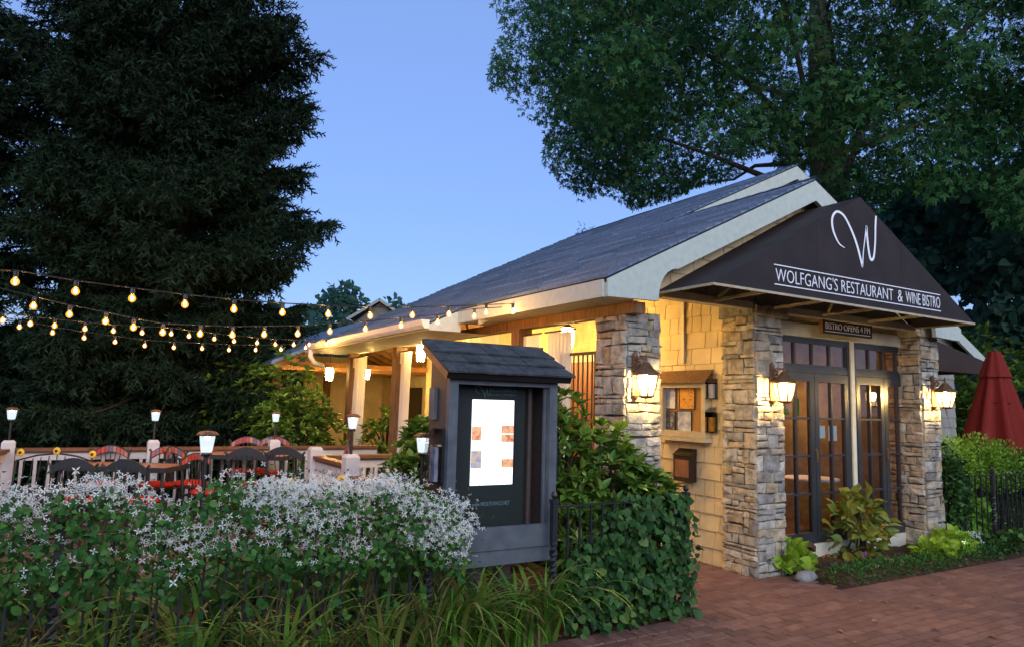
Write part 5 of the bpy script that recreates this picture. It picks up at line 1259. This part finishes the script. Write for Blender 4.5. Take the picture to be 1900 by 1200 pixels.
# ivy on the short fence
iv = thing('ivy', 'dark green ivy covering the short iron fence', 'ivy', (4.0, FY, 0)); rng = np.random.default_rng(61); n = 2500
x = 3.25+1.32*rng.uniform(0, 1, n)**.72; top = .55+.42*np.clip((x-3.35)/.55, 0, 1)+.05*np.sin(x*19); z = top*rng.uniform(0, 1, n)**.8
P = np.stack([x, FY-.01+rng.normal(size=n)*.065-.05*(1-z), z+.02], 1); stray = rng.random(n) < .10; P[stray] += rng.normal(size=(int(stray.sum()), 3))*np.array([.07, .09, .08]); P[:, 2] = np.maximum(P[:, 2], .02)
gap = np.sin(P[:, 0]*13+P[:, 2]*5)*np.sin(P[:, 2]*15+P[:, 0]*4); kp_ = (gap < .42) | (rng.random(n) < .25); P = P[kp_]; n = len(P)
D = np.stack([rng.normal(size=n)*.6, -.5+rng.normal(size=n)*.3, -.7+rng.normal(size=n)*.5], 1)
def out_frames(D, rng, toward=np.array([0, -1.0, .35])):
    """leaf blades whose upper side looks toward the given direction"""
    d = D/np.linalg.norm(D, axis=1, keepdims=True); zt_ = toward+rng.normal(size=D.shape)*.45; z_ = zt_-d*np.sum(zt_*d, 1, keepdims=True); z_ /= np.linalg.norm(z_, axis=1, keepdims=True); x_ = np.cross(d, z_); return np.stack([x_, d, z_], 2)
leaves('leaf', HEART, P, out_frames(D, rng), np.clip(rng.normal(.054, .016, n), .022, .092), 'leaf_ivy', iv, 300)
vn = MB()
for k in range(14):
    xx = random.uniform(3.3, 4.6); vn.tube([(xx, FY-.03, 0), (xx+random.uniform(-.1, .1), FY-.02, .4), (xx+random.uniform(-.2, .2), FY+.01, .85)], [.008, .006, .003], 4)
obj('vines', vn, 'bark_dark', iv, kind='stuff')
# clematis on the long fence
cl = thing('flowering_vine', 'white star flowered vine heaped over the left iron fence', 'vine', (.6, FY, 0)); rng = np.random.default_rng(71)
prof = np.array([(-100, 905), (0, 903), (60, 905), (130, 893), (200, 878), (265, 905), (330, 905), (390, 872), (440, 862), (500, 885), (560, 888), (600, 880), (660, 890), (720, 876), (790, 890), (830, 905), (870, 945)], float)
def vine_points(n, lo, hi, pw, spread):
    x = rng.uniform(-2.4, 2.36, n); px_ = proj(np.stack([x, np.full(n, FY), np.full(n, 1.1)], 1))[:, 0]
    ty = np.interp(px_, prof[:, 0], prof[:, 1]); zt_ = np.array([ony(a, b+20, FY-.05)[2] for a, b in zip(px_, ty)]); zt_ = np.where(px_ < -100, 1.3, zt_)
    u = rng.uniform(0, 1, n)**pw; z = zt_-(lo+(hi-lo)*u); y = FY+rng.normal(size=n)*spread*np.clip(.35+(zt_-z)*2.2, .35, 1.0)-.06
    return np.stack([x, y, z], 1), zt_
P, zt_ = vine_points(6500, .02, .50, 1.0, .13); n = len(P); D = unit(n, -.1)
scatter('foliage', BROAD, P, out_frames(D, rng, np.array([0, -.8, .7])), rng.uniform(.028, .062, n), 'leaf_clematis', cl)
P2, zt2 = vine_points(520, .42, 1.0, 1.6, .08); scatter('lower_foliage', BROAD, P2, out_frames(unit(len(P2), -.3), rng), rng.uniform(.04, .08, len(P2)), 'leaf_clematis', cl)
# flowers in clusters, thickest along the top
cc, zc = vine_points(1150, -.03, .42, 1.7, .14); fl = []
for c in cc:
    wv = .30+.80*math.sin(c[0]*6.1+1.0)*math.cos(c[0]*2.3+c[2]*9)+.45*(c[0] > .9); k = int(max(0, rng.normal(12, 6)*max(.06, wv)*1.35))
    if k: fl.append(c+rng.normal(size=(k, 3))*np.array([.050, .045, .030]))
fl = np.concatenate(fl); n = len(fl); nrm_ = np.stack([rng.normal(size=n)*.5, -.8+rng.normal(size=n)*.45, .8+rng.normal(size=n)*.5], 1); a = rot_from(nrm_, rng.uniform(0, 6.28, n)); Rf = np.stack([a[:, :, 0], a[:, :, 2]*-1, a[:, :, 1]], 2)
scatter('flowers', STAR, fl, Rf, np.clip(rng.normal(.018, .005, n), .008, .030), 'petal_white', cl)
# fine buds/sprays
nb = 2600; pb = fl[rng.integers(0, n, nb)]+rng.normal(size=(nb, 3))*.05; scatter('sprays', LEAF, pb, rot_from(unit(nb, .6), rng.uniform(0, 6.28, nb)), rng.uniform(.015, .032, nb), 'leaf_clematis', cl)
vn = MB()
for k in range(120):
    xx = random.uniform(-2.2, 2.3); yy = FY+random.uniform(-.12, .1); vn.tube([(xx, yy, 0), (xx+random.uniform(-.1, .1), yy+random.uniform(-.05, .05), .3), (xx+random.uniform(-.25, .25), FY+random.uniform(-.08, .08), .65), (xx+random.uniform(-.35, .35), FY, .95)], [.006, .005, .004, .003], 4)
obj('dry_stems', vn, 'twig_dry', cl, kind='stuff')
# daylily blades
dy = thing('daylilies', 'arching green daylily blades along the foot of the left fence', 'plant', (1.2, 4.5, 0)); rng = np.random.default_rng(81); P = []; D = []; s = []
for k in range(58):
    cx = rng.uniform(-1.2, 3.15); cy = rng.uniform(4.42, 4.60) if cx > 1 else rng.uniform(4.45, 4.75); m_ = int(rng.integers(10, 26)); big = rng.uniform(.50, .95)
    for _ in range(m_): P.append((cx+rng.normal()*.04, cy+rng.normal()*.03, .0)); D.append((rng.normal(), rng.normal()-.35, 0)); s.append(big*rng.uniform(.6, 1.1))
P, D, s = np.array(P), np.array(D), np.array(s); D /= np.linalg.norm(D, axis=1, keepdims=True); X_ = np.stack([D[:, 1], -D[:, 0], D[:, 2]], 1); Rb = np.stack([X_, D, np.tile(np.array([0, 0, 1.0]), (len(D), 1))], 2)
# lean each blade
le = rng.uniform(-.05, .5, len(D))[:, None]; y2 = Rb[:, :, 1]*np.cos(le)-Rb[:, :, 2]*np.sin(le); z2 = Rb[:, :, 1]*np.sin(le)+Rb[:, :, 2]*np.cos(le); Rb = np.stack([Rb[:, :, 0], y2, z2], 2)
h = len(P)//2
scatter('blades', T_blade(8, 1.5), P[:h], Rb[:h], s[:h], 'leaf_blade', dy); scatter('long_blades', T_blade(9, 2.3), P[h:], Rb[h:], s[h:]*1.1, 'leaf_blade', dy)
# undergrowth behind the fence
shrub('ground_plants', 'low dark undergrowth between the left fence and the deck', 'plants', [((-.8+k*.75, 5.5+.4*(k % 2), .15), (.55, .5, .35)) for k in range(6)], 2600, .10, 'leaf_clematis', HEART, .6, seed=83, stems=False)
# lit shrubs near the porch and at the kiosk's left
c1 = dep(580, 770, 12.6); c2 = dep(520, 780, 13.4); c3 = dep(455, 770, 14.2)
whorls('porch_shrub', 'lit broadleaf shrub beside the rear porch', 'bush', [((c1[0]-.2, c1[1], .95), (.75, .6, .90)), ((c1[0]-.5, c1[1]+.4, 1.3), (.45, .5, .6))], 420, .17, 'leaf_rhodo', 0, 85)
whorls('porch_shrub', 'dim lacy shrub between the rear porch and the spruce', 'bush', [((c2[0], c2[1], 1.5), (.8, .7, 1.3)), ((c3[0], c3[1], 1.6), (.9, .8, 1.4))], 420, .16, 'leaf_rhodo', 0, 87)
c4 = dep(775, 830, 7.4); whorls('laurel_shrub', 'broadleaf shrub left of the kiosk below the curtains', 'bush', [((c4[0], c4[1], .75), (.32, .4, .72)), ((c4[0]+.15, c4[1]+.2, 1.15), (.25, .3, .4))], 150, .15, 'leaf_rhodo', 0, 89)
c5 = dep(672, 800, 12.2); whorls('porch_plant', 'round leafy plant between the two far porch posts', 'bush', [((c5[0]+.6, c5[1]+.4, 1.0), (.45, .5, .6))], 120, .15, 'leaf_rhodo', 0, 90)
# plants of the bed by the doors
q = gz(1487, 1066); shrub('lime_plant', 'lime green sweet potato vine at the foot of the left pillar', 'plant', [((q[0]-.03, q[1]+.10, .10), (.30, .20, .20))], 190, .115, 'leaf_lime', HEART, .7, 190, seed=91)
q = gz(1612, 1046); shrub('hydrangea', 'yellowing hydrangea with broad leaves in front of the glass doors', 'bush', [((q[0], q[1]+.12, .34), (.40, .26, .36)), ((q[0]+.05, q[1]+.12, .55), (.28, .2, .24))], 260, .165, 'leaf_hydrangea', BROAD, .35, 260, seed=93, shell=.7)
q = gz(1768, 1040); shrub('lime_groundcover', 'low lime green foliage around the path light', 'plant', [((q[0]-.25, q[1]+.05, .09), (.40, .20, .16)), ((q[0]+.25, q[1]+.12, .12), (.34, .22, .20))], 420, .09, 'leaf_lime', HEART, .6, 300, seed=95, stems=False)
shrub('edging_plants', 'low small leaved edging plants along the front of the bed', 'plants', [((6.95+.28*k, 4.70+.04*math.sin(k), .05), (.26, .20, .12)) for k in range(11)], 4000, .040, 'leaf_clematis', LEAF, .6, seed=97, stems=False)
rng = np.random.default_rng(99)
def bloom(name, label, m, pts, n, sp, size):
    t = thing(name, label, 'flowers', (pts[0][0], pts[0][1], 0)); C_ = np.array(pts)[rng.integers(0, len(pts), n)]+rng.normal(size=(n, 3))*np.array(sp); a = rot_from(np.stack([rng.normal(size=n)*.4, -.5+rng.normal(size=n)*.3, 1+rng.normal(size=n)*.3], 1), rng.uniform(0, 6.28, n)); scatter('petals', STAR, C_, np.stack([a[:, :, 0], -a[:, :, 2], a[:, :, 1]], 2), rng.uniform(.7, 1.2, n)*size, m, t)
    b = MB()
    for c in C_[:60]: b.tube([(c[0], c[1]+.02, 0), tuple(c)], .002, 3, cap=False)
    obj('stalks', b, 'leaf_bright', t, kind='stuff')
bloom('white_flowers', 'tiny white flowers sprinkled along the bed edge', 'petal_white', [(7.0+.25*k, 4.78, .10) for k in range(9)], 90, (.12, .08, .02), .012)
q = gz(1620, 1060); bloom('pink_flowers', 'small pink blooms below the hydrangea', 'petal_pink', [(q[0], q[1]+.1, .17), (q[0]+.16, q[1], .12)], 22, (.03, .03, .015), .022)
q = gz(1748, 1005); bloom('pink_flowers', 'pink blooms beside the path light', 'petal_pink', [(q[0], q[1], .22)], 22, (.07, .04, .03), .026)
q = gz(1815, 1030); bloom('white_flowers', 'white blooms right of the path light', 'petal_white', [(q[0], q[1], .22), (q[0]-.2, q[1], .2)], 26, (.09, .04, .04), .035)
q = gz(1535, 1050); bloom('orange_flowers', 'few orange blooms in front of the door sill', 'petal_orange', [(q[0], q[1], .12), (q[0]+.62, q[1]+.02, .12)], 8, (.03, .02, .02), .025)
# right hedge and ivy
hm = lambda P: ~((P[:, 0] < 9.87) & (P[:, 1] > 5.14))
shrub('bright_hedge', 'bright green clipped hedge behind the right iron fence', 'hedge', [((10.55, 5.45, 1.05), (.55, .32, .40)), ((11.3, 5.5, 1.08), (.62, .35, .40)), ((12.0, 5.5, 1.0), (.5, .35, .40))], 5200, .05, 'leaf_bright', LEAF, .5, 300, seed=101)
shrub('pillar_ivy', 'dark ivy climbing the right side of the right pillar', 'ivy', [((9.98, 5.2, .75), (.24, .20, .62)), ((10.2, 5.3, .6), (.3, .2, .6))], 1900, .055, 'leaf_ivy', HEART, -.2, 0, seed=103, mask=hm)
shrub('lime_creeper', 'round leaved lime creeper behind the right fence bars', 'creeper', [((10.35, 5.25, .38), (.40, .12, .36)), ((10.75, 5.25, .3), (.35, .12, .34))], 420, .085, 'leaf_bright', HEART, -.1, 0, seed=105, stems=False)
shrub('fence_foot_plants', 'low green plants at the foot of the right fence', 'plants', [((10.2+.42*k, 4.86, .07), (.34, .22, .15)) for k in range(9)], 2200, .055, 'leaf_ivy', HEART, .4, 0, seed=107, stems=False)
shrub('hedge_row', 'dark leafy hedge behind the right fence farther along', 'hedge', [((12.4+.7*k, 5.5, .5), (.55, .35, .55)) for k in range(4)], 2600, .06, 'leaf_ivy', LEAF, .4, 0, seed=109, stems=False)
# dark shrubs behind the umbrella
for k, (a, b_, d, s_) in enumerate(((1800, 730, 17, 1.3), (1880, 660, 16, 1.7), (1845, 620, 19, 2.0))):
    q = dep(a, b_, d); whorls('dark_shrub', ('dark rhododendron left of the red umbrella', 'tall dark shrub right of the red umbrella', 'dark bamboo like shrub above the red umbrella')[k], 'bush', [((q[0], q[1], q[2]*.5), (s_, s_*.8, q[2]*.55))], 340, .22, 'leaf_rhodo', 0, 111+k)
